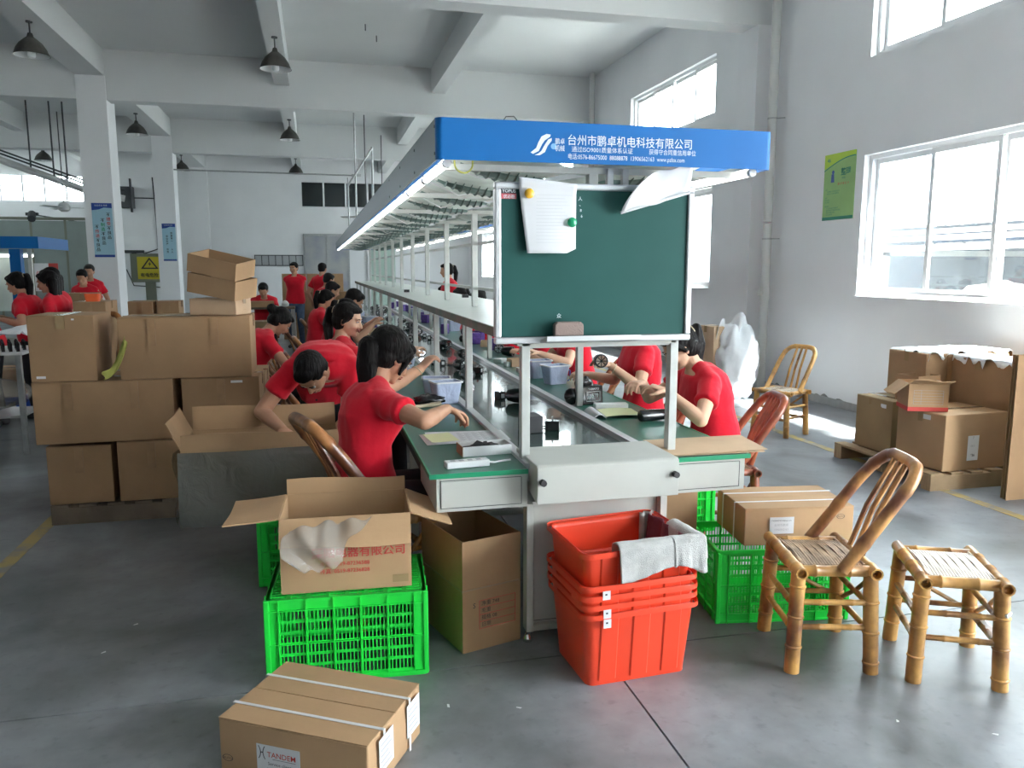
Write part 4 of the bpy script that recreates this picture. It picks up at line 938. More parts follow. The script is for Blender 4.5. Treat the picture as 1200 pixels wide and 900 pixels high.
# boxes to the right of the bench end
open_carton('plain carton standing behind the red bins under the bench', (1.56, 3.42, 0), 6, .22, .30, .56, 0, ())
t = strapped('strapped brown carton on the green crate behind the bamboo chair', (2.06, 3.17, .338), -8, .50, .34, .165, 0, (-.07, .07))
sticker(t, ('y', -.178), -.14, -.03, .055, .13); text('1742804574018@qq.com', .009, M_['black_ink'], t, (-.136, -.1815, .112)); text('台州市鹏卓', .013, M_['ink'], t, (-.12, -.1815, .09)); text('13906562163', .012, M_['ink'], t, (-.12, -.1815, .07))
MB().loft([[(.185 + r * math.cos(R(a)), -.1795, .125 + .6 * r * math.sin(R(a))) for a in range(0, 361, 15)] for r in (.019, .0165)], False, closed=False).build('oval_mark', M_['black_ink'], t); text('AUTO', .011, M_['black_ink'], t, (.17, -.1795, .121))
# right hand pallet pile
pallet('wooden pallet under the boxes by the right wall', (4.77, 5.12, 0), 0, 1.28, 1.08, 'wood', 8)
GR = 'brown cartons on the right pallet'
c1 = carton('tall brown carton at the aisle corner of the right pallet, its side in shade', (4.385, 5.36, .123), 0, .27, .42, .41, 3, GR, seam_x=False)
sticker(c1, ('x', -.135), -.14, -.08, .35, .38); sticker(c1, ('x', -.135), .03, .06, .26, .40, 'tape', 'tape_strip')
c1 = carton('wide brown carton with a white slip at the front of the right pallet', (4.51, 4.85, .123), 4, .56, .44, .40, 0, GR)
sticker(c1, ('y', -.230), -.08, .02, .07, .25); text('P', .03, M_['ink'], c1, (-.04, -.2345, .225)); text('0815', .02, M_['ink'], c1, (-.055, -.2345, .17)); text('*36', .026, M_['black_ink'], c1, (-.05, -.2345, .10), bold=.02)
sticker(c1, ('x', -.28), -.09, -.02, .35, .385)
t = open_carton('small open carton with red base stripe on the wide carton', (4.28, 4.89, .53), -22, .27, .24, .20, 0, (('f', 72, .12), ('l', 130, .13)))
MB().bx(-.137, .137, -.1225, .1225, .0, .03).build('red_stripe', M_['red_ink'], t)
gb = MB()
for i in range(6): gb.bx(-.10, .10, -.1225, -.1205, .05 + i * .02, .0515 + i * .02)
for x in (-.10, -.05, .0985): gb.bx(x, x + .0015, -.1225, -.1205, .05, .15)
gb.build('print_grid', M_['ink'], t); text('LED', .04, M_['ink'], t, (-.1215, .07, .1), (0, -1, 0), bold=.02); text('40W', .03, M_['red_ink'], t, (-.1215, .07, .05), (0, -1, 0), bold=.02)
c1 = open_carton('small open-topped box half hidden behind the red-striped one', (4.52, 5.22, .533), 10, .24, .20, .20, 1, ())
c1 = carton('big brown carton with torn white film, above the front wide one', (4.98, 4.98, .123), 2, .30, .66, .74, 1, GR)
t2_ = carton('flat-topped brown carton at the back of the right pallet against the wall', (4.80, 5.44, .123), 0, .42, .42, .76, 1, GR)
t2_ = carton('brown carton at the far corner of the right pallet, beside the window wall', (5.22, 5.44, .123), 0, .36, .42, .76, 1, GR)
for (x, y, z, a, b, lab) in ((4.98, 4.98, .872, .34, .70, 'torn white plastic film lying over the big front carton'), (5.0, 5.44, .893, .80, .44, 'torn white plastic film over the cartons by the wall')):
    tag(MB().grid(lambda u, v: (x + (u - .5) * a + .01 * math.sin(v * 31), y + (v - .5) * b + .01 * math.sin(u * 37), z + .010 + .008 * noise.noise(V((u * 9, v * 9, z))) - (.09 * max(0, abs(u - .5) * 2 - .93) * 14 * max(0, .35 + 1.3 * noise.noise(V((v * 11, z, 3))))) - (.08 * max(0, abs(v - .5) * 2 - .93) * 14 * max(0, .3 + 1.3 * noise.noise(V((u * 9, z, 7)))))), 40, 40).build('plastic_film', M_['whitebag'], smooth=180, solid=.001), lab, 'plastic film')
for i in range(3):
    tag(MB().bx(0, .006, -.33, .33, 0, .98).build('cardboard_sheet', CB[1], loc=(4.79 + .01 * i, 4.27 + .03 * i, .0), rz=R(90)), ['flat brown cardboard sheet standing before the right pallet, first in the row', 'second flat cardboard sheet behind the first one', 'third flat cardboard sheet, nearest the pallet'][i], 'cardboard', 'flat sheets by the right pallet')
# white bag by the pilaster
t = thing('white_bag', 'tall torn white woven bag of cartons by the first pilaster', 'bag', (4.86, 8.6, 0))
lump(MB(), (0, 0, .44), (.27, .24, .47), 34, .28, 3.2, 2).build('bag_body', M_['whitebag'], t, smooth=180)
MB().grid(lambda u, v: (-.30 + .34 * u + .1 * v, -.05 + .08 * math.sin(u * 7), .72 + .22 * v + .10 * math.sin(u * 9 + v * 3)), 24, 10).build('torn_edge', M_['whitebag'], t, smooth=180, solid=.002)
carton('light carton leaning inside the torn white bag', (4.62, 8.75, 0), 12, .22, .3, .86, 2)

# ---------------------------------------------------------------- bamboo seats
def bam(mb, p0, p1, r, step=.11, n=12, hollow=.72, ph=.4, bend=None):
    p0 = V(p0); p1 = V(p1); L_ = (p1 - p0).length; pts = [p0]; rs = [r]
    k = step * ph
    while k < L_ - .012:
        for dk, f_ in ((-.006, 1.0), (-.002, 1.13), (.002, 1.13), (.006, .99)): pts.append(p0.lerp(p1, (k + dk) / L_)); rs.append(r * f_)
        k += step
    pts.append(p1); rs.append(r * .97)
    return mb.tube(pts, rs, n, hollow=hollow)
def bamboo_seat(label, loc, rz, back=True, m='bamboo', mw='weave', s=1.0, mhoop=None, name=None, group=None, low=False, tint_r=1.0, braces=True):
    """front faces local +Y"""
    t = thing(name or ('bamboo_chair' if back else 'bamboo_stool'), label, 'chair' if back else 'stool', loc, R(rz), group)
    mm = M_[m]; hm = M_[mhoop or m]; wx, wy, zs = .17, .14, .40; r = .024 * tint_r
    for i, (sx, sy) in enumerate(((-1, -1), (1, -1), (1, 1), (-1, 1))):
        bam(MB(), (sx * (wx + .015), sy * (wy + .012), 0), (sx * (wx - .005), sy * (wy - .003), zs), r * 1.08, .12, 14, ph=.35 + .17 * i).build('leg', mm, t, smooth=True)
    for sy in (-1, 1): bam(MB(), (-wx - .045, sy * wy, zs + .006), (wx + .045, sy * wy, zs + .006), r * .9, .13, 12, ph=.5).build('seat_rail', mm, t, smooth=True)
    for sx in (-1, 1): bam(MB(), (sx * wx, -wy + .01, zs + .004), (sx * wx, wy - .01, zs + .004), r * .82, .13, 12, hollow=0, ph=.6).build('seat_rail', mm, t, smooth=True)
    for z in (.16, .26):
        for sy in (-1, 1): bam(MB(), (-wx, sy * (wy + .006), z), (wx, sy * (wy + .006), z), .0125, .14, 10, 0, .45).build('stretcher', mm, t, smooth=True)
        for sx in (-1, 1): bam(MB(), (sx * (wx + .006), -wy, z + .02), (sx * (wx + .006), wy, z + .02), .0115, .12, 10, 0, .6).build('stretcher', mm, t, smooth=True)
    if braces:
        MB().tube([(wx + .008, wy - .03, .34), (wx + .016, wy * .2, .25), (wx + .02, -wy + .02, .17)], .009, 8).build('brace', mm, t, smooth=True)
        MB().tube([(-wx + .03, -wy - .004, .36), (0, -wy - .016, .26), (wx - .03, -wy - .02, .17)], .0095, 8).build('brace', mm, t, smooth=True)
    wv = MB(); n_ = 21
    for i in range(n_):
        y = -wy + .03 + (2 * wy - .06) * i / (n_ - 1); w_ = .0046
        b0 = .014 * (1 - (2 * i / (n_ - 1) - 1) ** 2) * 0
        xs_ = [-wx + .008, -wx + .03, -wx * .5, 0, wx * .5, wx - .03, wx - .008]
        zz = [zs + .004, zs + .018, zs + .024, zs + .025 + .002 * (i % 3), zs + .024, zs + .018, zs + .004]
        wv.loft([[(x, y - w_, z) for x, z in zip(xs_, zz)], [(x, y + w_, z + .0005) for x, z in zip(xs_, zz)]], False, closed=False)
    wv.build('woven_strips', M_[mw], t, solid=.002, kind='stuff')
    MB().bx(-wx + .01, wx - .01, -wy + .01, wy - .01, zs - .002, zs).build('gap_shade_sheet', M_['weave_gap_shade'], t)  # dark sheet painted as the shade in the gaps between strips
    for sy in (-1, 1): MB().tube([(-wx + .02, sy * (wy - .024), zs + .02), (wx - .02, sy * (wy - .024), zs + .02)], .005, 8).build('seat_rod', M_[mw], t, smooth=True)
    if back:
        hz = .88
        P_ = []
        for (x, y, z) in ((-.195, -.02, .41), (-.19, -.12, .56), (-.186, -.215, .71), (-.176, -.275, .795), (-.135, -.310, .845), (-.08, -.320, .860), (.08, -.320, .860), (.135, -.310, .845), (.176, -.275, .795), (.186, -.215, .71), (.19, -.12, .56), (.195, -.02, .41)):
            P_.append(V((x * .94, y * .97, .40 + (z - .40) * hz)))
        pts = []; rs = []
        for i in range(len(P_) - 1):
            for q in range(5):
                pts.append(P_[i].lerp(P_[i + 1], q / 5)); j = i * 5 + q; rs.append(.0215 * tint_r * (1.13 if j % 9 == 4 else 1))
        pts.append(P_[-1]); rs.append(.0215 * tint_r)
        for _ in range(2): pts = [pts[0]] + [(pts[i - 1] + pts[i] * 2 + pts[i + 1]) / 4 for i in range(1, len(pts) - 1)] + [pts[-1]]
        MB().tube(pts, rs, 14, hollow=.7).build('back_hoop', hm, t, smooth=True)
        for x in (-.055, 0, .055) if m != 'bamboo_red' else (-.075, -.025, .025, .075):
            MB().tube([(x * 1.1, -wy + .0, .415), (x, -.20, .60), (x * .9, -.300, .798)], .011 if m != 'bamboo_red' else .014, 8).build('back_slat', hm, t, smooth=True)
    t.scale = (s, s, s); return t
bamboo_seat('bamboo chair with arched back, golden legs, nearest the bins at right', (1.935, 2.705, 0), 75, True, 'bamboo', 'weave_dk', 1.0, 'bamboo_mid', tint_r=1.1)
st = bamboo_seat('bamboo stool with pale woven seat at the right edge of the picture', (2.36, 2.49, 0), 64, False, 'bamboo', 'weave', .98, tint_r=1.12)
MB().tube([(-.165, -.13, .30), (-.185, -.165, .305), (-.20, -.15, .30), (-.17, -.125, .295)], .008, 6).build('tied_rag', M_['whitebag'], st)
MB().tube([(-.03, -.158, .165), (.0, -.16, .157), (.04, -.157, .163)], .019, 8).build('white_wrap', M_['whitebag'], st)
bamboo_seat('bamboo chair standing alone by the right wall near the white bag', (4.22, 6.62, 0), 112, True, 'bamboo', 'weave', 1.0)
bamboo_seat('red-brown slatted bamboo chair behind the ponytailed woman at right', (2.26, 4.12, 0), 78, True, 'bamboo_red', 'weave_dk', 1.02, 'bamboo_red')
bamboo_seat('scorched golden bamboo chair under the woman seated nearest the bench corner', (.25, 3.58, 0), -72, True, 'bamboo', 'weave_dk', 1.12, 'bamboo_dk', tint_r=1.1)
GS = 'bamboo chairs of the seated workers'
base = bamboo_seat('bamboo chair under the smiling woman', (.02, 5.55, 0), -80, True, 'bamboo_dk', 'weave_dk', 1.0, group=GS)

# ---------------------------------------------------------------- people
def ik(A, T, a, b, pole):
    A = V(A); T = V(T); d = T - A; D = min(d.length, (a + b) * .995); d = d.normalized()
    x = (a * a - b * b + D * D) / (2 * D); h = math.sqrt(max(a * a - x * x, 0)); p = V(pole) - d * V(pole).dot(d); p.normalize()
    return A + d * x + p * h, A + d * D
def hand(mb, W, d, nrm, side, curl=.5, s=1.0):
    """W wrist, d pointing along the hand, nrm = back-of-hand direction, side=+1 right hand"""
    d = V(d).normalized(); nrm = (V(nrm) - d * V(nrm).dot(d)).normalized(); x = d.cross(nrm) * side   # towards thumb
    L_ = .085 * s
    def el(c, wx, wz): return [c + x * (wx * math.cos(a)) + nrm * (wz * math.sin(a)) for a in [6.28318 * k / 12 for k in range(12)]]
    mb.loft([el(W - d * .02, .024 * s, .018 * s), el(W, .026 * s, .018 * s), el(W + d * L_ * .35, .036 * s, .016 * s), el(W + d * L_ * .75, .041 * s, .014 * s), el(W + d * L_, .038 * s, .010 * s)])
    for i, (off, ln) in enumerate(((.030, .070), (.011, .078), (-.009, .072), (-.028, .056))):
        p = W + d * (L_ * (.92 - .05 * abs(i - 1))) + x * off * s; cur = d.copy(); ax = x; r = .0088 * s
        for j, f_ in enumerate((.45, .32, .23)):
            a = curl * (.5 + .5 * j) * (1 + .12 * i); cur = (cur * math.cos(a) - nrm * math.sin(a)).normalized()
            q = p + cur * (ln * f_ * s); mb.cap(p, q, r, r * .92, 8); p = q; r *= .93
            nrm2 = nrm
        # keep the bend in the finger's own plane
    th = W + d * .02 * s + x * .026 * s; dr = (d * .75 + x * .75 - nrm * .35 * (1 + curl)).normalized(); q = th + dr * .042 * s
    mb.cap(th, q, .014 * s, .011 * s, 8); dr = (d * .95 + x * .15 - nrm * .35 * (1 + curl)).normalized(); q2 = q + dr * .032 * s
    mb.cap(q, q2, .0105 * s, .0085 * s, 8)
def person(label, loc, rz, pel=(0, 0, .53), chest=(0, .04, .95), ctrl=None, yaw=0, pitch=15, hl=None, hr=None, pole_l=None, pole_r=None, mode='sit', hair='ponytail', lod=1, s=1.0,
           skin='skin', legs='trouser', male=False, group=None, curl=.6, hroll=0, grip_n=None, hdl=None, hdr=None, bracelet=None, logo=False, smile=False):
    t = thing('person', label, 'person', loc, R(rz), group)
    Mi = (Matrix.Translation(V(loc)) @ Matrix.Rotation(R(rz), 4, 'Z')).inverted(); Mr = Mi.to_3x3()
    P0 = V(pel); C0 = V(chest); ct = V(ctrl) if ctrl else P0 + V((0, -.01, (C0 - P0).length * .5))
    vb = (.0055, .008, .011)[lod]; vs_ = (.008, .011, .015)[lod]
    def bez(u): 
        if u < 0: d = (ct - P0).normalized(); return P0 + d * u * .45
        if u > 1: d = (C0 - ct).normalized(); return C0 + d * (u - 1) * .45
        return P0 * (1 - u) ** 2 + ct * (2 * u * (1 - u)) + C0 * u * u
    def tan(u): return (bez(u + .02) - bez(u - .02)).normalized()
    shoulder_r = (C0 - P0)
    def fr(u):
        T_ = tan(u); r_ = V((1, 0, 0)); r_ = (r_ - T_ * r_.dot(T_)).normalized(); return r_, T_.cross(r_), T_
    k = 1.1 if male else 1.0
    tab = [(-.20, .12, .10), (-.10, .155, .115), (.05, .172, .125), (.28, .145 * k, .105), (.50, .132 * k, .098), (.72, .150 * k, .118), (.88, .160 * k, .108), (.97, .148 * k, .085), (1.04, .10, .065), (1.10, .058, .052)]
    def torso(mb, add=0, u0=-9, u1=9):
        rings = []
        for u, rx, ry in tab:
            if u < u0 or u > u1: continue
            r_, f_, T_ = fr(u); c = bez(u)
            ring = []
            for a in [6.28318 * q / 22 for q in range(22)]:
                ca, sa = math.cos(a), math.sin(a); ex = .82
                b = (ry + add) * (abs(sa) ** ex) * (1 if sa > 0 else -1); a_ = (rx + add) * (abs(ca) ** ex) * (1 if ca > 0 else -1)
                if not male and .6 < u < .85 and sa > 0: b += .022
                ring.append(c + r_ * a_ + f_ * b)
            rings.append(ring)
        mb.loft(rings)
    r_, f_, T_ = fr(1.0)
    body = MB(); torso(body)
    sh = {}; shirt = MB(); torso(shirt, .013, -.12, 1.04)
    r5, f5, T5 = fr(-.14); cH = bez(-.12)
    for side, tgt, pole, hd in ((-1, hl, pole_l, hdl), (1, hr, pole_r, hdr)):
        A = C0 + r_ * side * (.150 * k) - T_ * .045
        if tgt is None: T2 = A + V((side * .06, .22, -.40)) if mode == 'sit' else A + V((side * .07, .04, -.47))
        else: T2 = Mi @ V(tgt)
        pl = Mr @ V(pole) if pole else V((side * .5, -.5, -.8))
        E_, W = ik(A, T2, .275 * (1.06 if male else 1), .235 * (1.06 if male else 1), pl)
        body.cap(A, E_, .050 * k, .038 * k, 12); body.cap(E_, E_.lerp(W, .35), .038 * k, .038 * k, 12); body.cap(E_.lerp(W, .3), W, .038 * k, .0245 * k, 12)
        dd = (W - E_).normalized()
        if hd: dd = (dd * .35 + (Mr @ V(hd)).normalized()).normalized()
        up_ = Mr @ V(grip_n) if grip_n else V((0, 0, 1))
        if abs(dd.dot(up_)) > .9: up_ = V((side, .3, 0))
        hand(body, W, dd, up_, side, curl, 1.0)
        shirt.cap(A - r_ * side * .02, A.lerp(E_, .42), .062 * k, .058 * k, 14); shirt.tube([A.lerp(E_, .3), A.lerp(E_, .56)], [.056 * k, .062 * k], 16)
        if side == bracelet:
            br = E_.lerp(W, .86); a1, u1, _ = frame(dd)
            MB().tube([br + (a1 * math.cos(q) + u1 * math.sin(q)) * .031 for q in [6.28318 * i / 20 for i in range(21)]], .0035, 6).build('bracelet', M_['cream'], t, smooth=True)
        sh[side] = (A, E_, W)
    for side in (-1, 1):
        A = sh[side][0]
        shirt.cap(C0 + r_ * side * .045 + T_ * .018 - f_ * .005, A + T_ * .008, .048 * k, .052 * k, 12); body.cap(C0 + r_ * side * .03 + T_ * .04, A - T_ * .01, .028, .036, 10)
    # legs
    tr = MB(); torso(tr, .010, -.25, .18)
    for side in (-1, 1):
        Hp = P0 + V((side * .085, .0, -.03))
        if mode == 'sit': K = Hp + V((side * .03, .40, .0)); A_ = V((K.x + side * .01, K.y + .02, .085))
        elif mode == 'stand': K = V((P0.x + side * .09, P0.y + .03, P0.z * .54)); A_ = V((P0.x + side * .10, P0.y - .01, .085))
        body.cap(Hp, K, .078, .052, 12); body.cap(K, A_, .050, .034, 12)
        body.cap(A_ + V((0, -.02, -.04)), A_ + V((side * .015, .13, -.055)), .035, .025, 10)
        tr.cap(Hp, K, .092, .066, 14); tr.cap(K, A_ + V((0, 0, .03)), .064, .050, 14)
        MB().cap(A_ + V((0, -.03, -.042)), A_ + V((side * .015, .14, -.052)), .042, .033, 12).build('shoe', M_['shoe'], t, smooth=180)
    # head
    Nk = C0 + T_ * .04
    hu = (V((0, 0, 1)) * .8 + T_ * .2).normalized(); q0 = Matrix.Rotation(R(yaw), 3, 'Z')
    hf = q0 @ V((0, 1, 0)); hx = hf.cross(V((0, 0, 1))).normalized()
    rot = Matrix.Rotation(R(-pitch), 3, hx); hf = rot @ hf; hu = rot @ V((0, 0, 1))
    if hroll: rr_ = Matrix.Rotation(R(hroll), 3, hf); hu = rr_ @ hu; hx = rr_ @ hx
    Hc = Nk + T_ * .035 + V((0, 0, .008)) + hu * .092 + hf * .022; ax = (hx, hf, hu)
    hp = lambda x, y, z: Hc + hx * x + hf * y + hu * z
    body.cap(Nk - T_ * .03, hp(0, -.025, -.055), .054 * (1.1 if male else 1), .050, 14)
    body.ell(hp(0, -.012, .035), (.073, .090, .080), ax, 18); body.ell(hp(0, .018, -.015), (.063, .066, .080), ax, 18)
    body.ell(hp(0, .030, -.062), (.045, .045, .036), ax, 14); body.ell(hp(0, .062, -.085), (.020, .018, .015), ax, 10)
    for sx in (-1, 1):
        body.ell(hp(sx * .034, .050, -.022), (.026, .028, .026), ax, 10); body.ell(hp(sx * .074, -.008, -.008), (.008, .017, .029), ax, 10)
    body.ell(hp(0, .068, .028), (.05, .018, .012), ax, 10)
    body.cap(hp(0, .080, .012), hp(0, .097, -.022), .0075, .0125, 8); body.ell(hp(0, .080, -.050), (.022, .010, .009), ax, 10)
    for sx in (-1, 1): body.ell(hp(sx * .012, .085, -.026), .009, ax, 8)
    sc = t
    body.fused('body', M_[skin], t, vb, 3)
    shirt.fused('shirt', M_['shirt'], t, vs_, 5, .0075 if lod == 0 else .006 if lod == 1 else 0)
    tr.fused('trousers', M_[legs], t, vs_ * 1.2, 4)
    if lod < 2:
        for sx in (-1, 1):
            MB().ell(hp(sx * .029, .0755, .010), (.0145, .008, .0062), ax, 12).build('eye', M_['eye'], t, smooth=180)
            MB().ell(hp(sx * .029, .0815, .010), (.0060, .0028, .0060), ax, 10).build('iris', M_['iris'], t, smooth=180)
            MB().tube([hp(sx * .014, .0855, .026), hp(sx * .030, .0855, .031), hp(sx * .046, .075, .025)], [.002, .003, .0015], 6).build('eyebrow', M_['hair'], t)
            MB().tube([hp(sx * .015, .0835, .0145), hp(sx * .029, .086, .0165), hp(sx * .043, .0775, .0135)], [.001, .0018, .001], 6).build('eyelash', M_['hair'], t)
        if smile:
            for dz, r_l in ((.0, .0030), (-.010, .0036)): MB().tube([hp(x, .0915 - abs(x) * .35, -.0455 + dz * (1 - abs(x) / .03) + (x * x) * 14) for x in (-.027, -.018, -.008, 0, .008, .018, .027)], r_l, 8).build('lips', M_['lip'], t, smooth=True)
            MB().loft([[hp(x, .0905 - abs(x) * .35, -.0455 + d_ * (1 - abs(x) / .03) + (x * x) * 14) for x in (-.022, -.011, 0, .011, .022)] for d_ in (-.001, -.009)], False, closed=False).build('teeth', M_['whitepl'], t)
        else: MB().ell(hp(0, .0895, -.046), (.021, .0045, .0045), ax, 12).ell(hp(0, .088, -.0545), (.018, .005, .0052), ax, 12).build('lips', M_['lip'], t, smooth=180)
    h = MB()
    h.ell(hp(0, -.026, .040), (.083, .095, .084), ax, 20)
    if hair in ('short', 'crew'):
        h.ell(hp(0, -.045, -.0), (.076, .066, .075), ax, 16); h.ell(hp(0, .028, .082), (.06, .052, .030), ax, 14)
    else:
        h.ell(hp(0, -.045, -.005), (.082, .070, .082), ax, 16); h.ell(hp(0, .025, .082), (.062, .056, .028), ax, 14)
        for sx in (-1, 1): h.cap(hp(sx * .068, .028, .055), hp(sx * .078, -.005, -.01), .018, .012, 10)
    dn = (V((0, 0, -1)))
    if hair == 'ponytail':
        b0 = hp(0, -.115, .045); p1 = b0 - hf * .03 + dn * .01; p2 = p1 - hf * .022 + dn * .10; p3 = p2 + hf * .01 + dn * .12; p4 = p3 + hf * .015 + dn * .07
        h.cap(hp(0, -.09, .05), b0, .035, .024, 12); h.cap(b0, p1, .022, .028, 12); h.cap(p1, p2, .028, .036, 12); h.cap(p2, p3, .036, .028, 12); h.cap(p3, p4, .028, .006, 12)
        for q_ in (-.02, .022): h.cap(p2 + hx * q_, p4 + hx * q_ * 1.4 + dn * .02, .02, .005, 8)
        MB().tube([b0 + (hx * math.cos(q) + hu * math.sin(q)) * .026 for q in [6.28318 * i / 16 for i in range(17)]], .006, 6).build('hair_tie', M_['cream'], t, smooth=True)
    elif hair == 'bigtail':
        b0 = hp(0, -.115, .0); p1 = b0 - hf * .035 + dn * .03; p2 = p1 - hf * .015 + dn * .10; p3 = p2 - hf * .0 + dn * .11; p4 = p3 - hf * .01 + dn * .10
        h.ell(hp(0, -.05, .045), (.095, .098, .088), ax, 18)
        h.cap(hp(0, -.09, .02), b0, .05, .036, 12); h.cap(b0, p1, .036, .046, 12); h.cap(p1, p2, .048, .050, 12); h.cap(p2, p3, .050, .036, 12); h.cap(p3, p4, .036, .006, 12)
        for q_ in (-.03, .03): h.cap(p2 + hx * q_, p4 + hx * q_ * 1.2 + dn * .03, .03, .005, 8)
        h.cap(hp(.062, .04, .045), hp(.072, .035, -.055), .018, .008, 8)
        MB().tube([b0 + (hx * math.cos(q) + hu * math.sin(q)) * .042 for q in [6.28318 * i / 16 for i in range(17)]], .006, 6).build('hair_tie', M_['blackpl2'], t, smooth=True)
    elif hair == 'bun': h.cap(hp(0, -.10, .03), hp(0, -.135, .03), .045, .042, 12)
    elif hair == 'long':
        for sx in (-1, 0, 1): h.cap(hp(sx * .05, -.07, -.02), hp(sx * .055, -.085, -.02) + dn * .20, .05, .03, 12)
    h.fused('hair', M_['hair'], t, (.006, .008, .011)[lod], 2, .002, 30)
    if logo:
        r1, f1, T1 = fr(.80); c = bez(.80); o = c + f1 * .1655 + r1 * (-.09)
    if s != 1: t.scale = (s, s, s)
    return t
CW, CM = 'seated women on the window side of the line', 'workers at the aisle side of the line'
# 1: nearest, seated at the corner, both arms out over the bench
person('seated woman with a long ponytail nearest the bench corner, arms out over the green top', (.185, 3.60, 0), -78, (0, .0, .545), (-.02, .06, 1.0), yaw=12, pitch=38,
       hr=(.545, 3.46, .93), hl=(.575, 4.22, 1.04), pole_r=(-.15, -1, -.12), pole_l=(-.3, .6, -.8), hair='bigtail', lod=0, curl=.75, hdr=(.8, .35, -.45), hdl=(.5, .2, .6), bracelet=-1)
# 2: bending over the wrapped carton
person('person with short hair bending over the film-wrapped open carton, both hands inside', (.05, 4.98, 0), 176, (0, 0, .82), (0.0, .47, .985), ctrl=(0, .12, 1.08), yaw=-28, pitch=66,
       hl=(.12, 4.32, .68), hr=(-.20, 4.33, .70), pole_l=(.15, .8, .6), pole_r=(-.15, .8, .6), mode='stand', hair='short', lod=0, male=True, curl=.4)
# 3: smiling woman
person('smiling woman with swept-back dark hair seated behind the nearest pair', (.10, 5.55, 0), -72, (0, 0, .55), (0, .05, 1.03), yaw=-42, pitch=14, hr=(.60, 5.45, .98), hl=(.62, 5.8, .95), pole_r=(-.2, -.8, -.5), hair='ponytail', lod=0, skin='skin2', smile=True)
# right side
person('woman with a high ponytail seated at the right side of the bench end', (2.16, 4.03, 0), 84, (0, 0, .545), (0, .11, .975), yaw=-2, pitch=36, hl=(1.78, 3.86, .905), hr=(1.74, 4.08, .92), pole_l=(.15, -.9, -.9), pole_r=(.3, .8, -.6), hair='ponytail', lod=0, skin='skin2', curl=.9, hdl=(-.8, .3, .2), hdr=(-.8, -.3, -.1))
person('woman holding up a round black lamp, head hidden behind the chalkboard', (2.12, 4.98, 0), 84, (0, -.0, .57), (0, .03, 1.04), yaw=0, pitch=20, hl=(1.82, 4.80, .93), hr=(1.80, 5.2, .82), pole_l=(.1, -.7, -.9), pole_r=(.3, .5, -.8), hair='short', lod=0, skin='skin2', curl=1.0, hdl=(-.8, .2, .35), bracelet=-1)
person('woman with bare forearms seated third along the window side', (2.12, 6.30, 0), 84, (0, 0, .56), (0, .10, 1.02), yaw=0, pitch=28, hl=(1.70, 6.05, .88), hr=(1.68, 6.45, .85), pole_l=(.1, -.7, -.7), hair='ponytail', lod=1, skin='skin2')
bamboo_seat('bamboo chair under the woman holding the black lamp', (2.22, 5.0, 0), 84, True, 'bamboo_red', 'weave_dk', 1.0)
# helper for mid-distance workers: a few posed bodies, then copies
def seated(label, x, y, face, hair='ponytail', lod=1, lean=.06, pitch=25, **k):
    sg = 1 if face == 'r' else -1
    return person(label, (x, y, 0), -84 * sg, (0, 0, .55), (0, lean, 1.0), yaw=k.pop('yaw', 0), pitch=pitch, hl=k.pop('hl', (x + sg * .40, y + .18, .90)), hr=k.pop('hr', (x + sg * .40, y - .18, .90)), hair=hair, lod=lod, **k)
person('person with dark bun bending to the right between the cartons and the aisle chairs', (-.55, 7.05, 0), -70, (0, 0, .56), (0, .12, .98), ctrl=(0, -.04, .80), yaw=-4, pitch=48, hr=(-.10, 6.7, .62), hl=(-.05, 7.1, .62), hair='bun', lod=1)
seated('woman with a loose dark ponytail seated next beyond the smiling woman', .12, 7.25, 'r', 'ponytail', group=CM)
seated('worker with dark bob hair leaning over the bench, fourth at the aisle side', .16, 8.9, 'r', 'short', lean=.12, pitch=35, group=CM, s=1.05)
seated('woman with tied-back hair, fifth seated at the aisle side, turned to the bench', -.02, 10.4, 'r', 'ponytail', lod=1, group=CM)
seated('dark-haired worker seated sixth at the aisle side of the bench', .08, 12.0, 'r', 'short', lod=2, group=CM, s=1.06)
tp = person('young man standing upright with hands behind him in the aisle, facing the photographer', (-.40, 16.2, 0), 168, (0, 0, .90), (0, .01, 1.37), yaw=-10, pitch=8, mode='stand', hair='short', lod=1, male=True, legs='jeans', hl=(-.55, 16.35, .98), hr=(-.28, 16.4, .98), pole_l=(-.6, -.2, 0), pole_r=(.6, -.2, 0))
person('short-haired man standing with his back turned at the far end of the aisle side', (.10, 16.4, 0), -30, (0, 0, .92), (0, .02, 1.36), mode='stand', hair='short', lod=2, male=True, pitch=10)
person('worker at the far end beside the bench, only dark hair above the shelf', (.10, 14.2, 0), -60, (0, 0, .72), (0, .06, 1.18), mode='stand', hair='short', lod=2, pitch=20)
person('man in red seated at a packing table before the back wall rack', (-.86, 14.0, 0), 185, (0, 0, .62), (0, .12, 1.05), yaw=-8, pitch=35, hair='short', lod=2, male=True, hl=(-.75, 13.5, .95), hr=(-1.05, 13.5, .95))
for i, (y, hr_) in enumerate(((7.6, 'short'), (8.9, 'ponytail'), (10.3, 'short'), (11.7, 'ponytail'), (13.2, 'short'))):
    seated(['woman seated fourth along the window side, reaching over the bench', 'ponytailed woman seated fifth along the window side', 'short-haired worker seated sixth along the window side', 'ponytailed woman seated seventh along the window side', 'short-haired worker seated last along the window side'][i], 2.20, y, 'l', hr_, lod=1 if i < 2 else 2, group=CW, skin='skin2')
person('tall person standing at the window side, red sleeve seen above the shelf', (2.05, 12.5, 0), 95, (0, 0, .9), (0, .02, 1.34), mode='stand', hair='ponytail', lod=2, pitch=10)
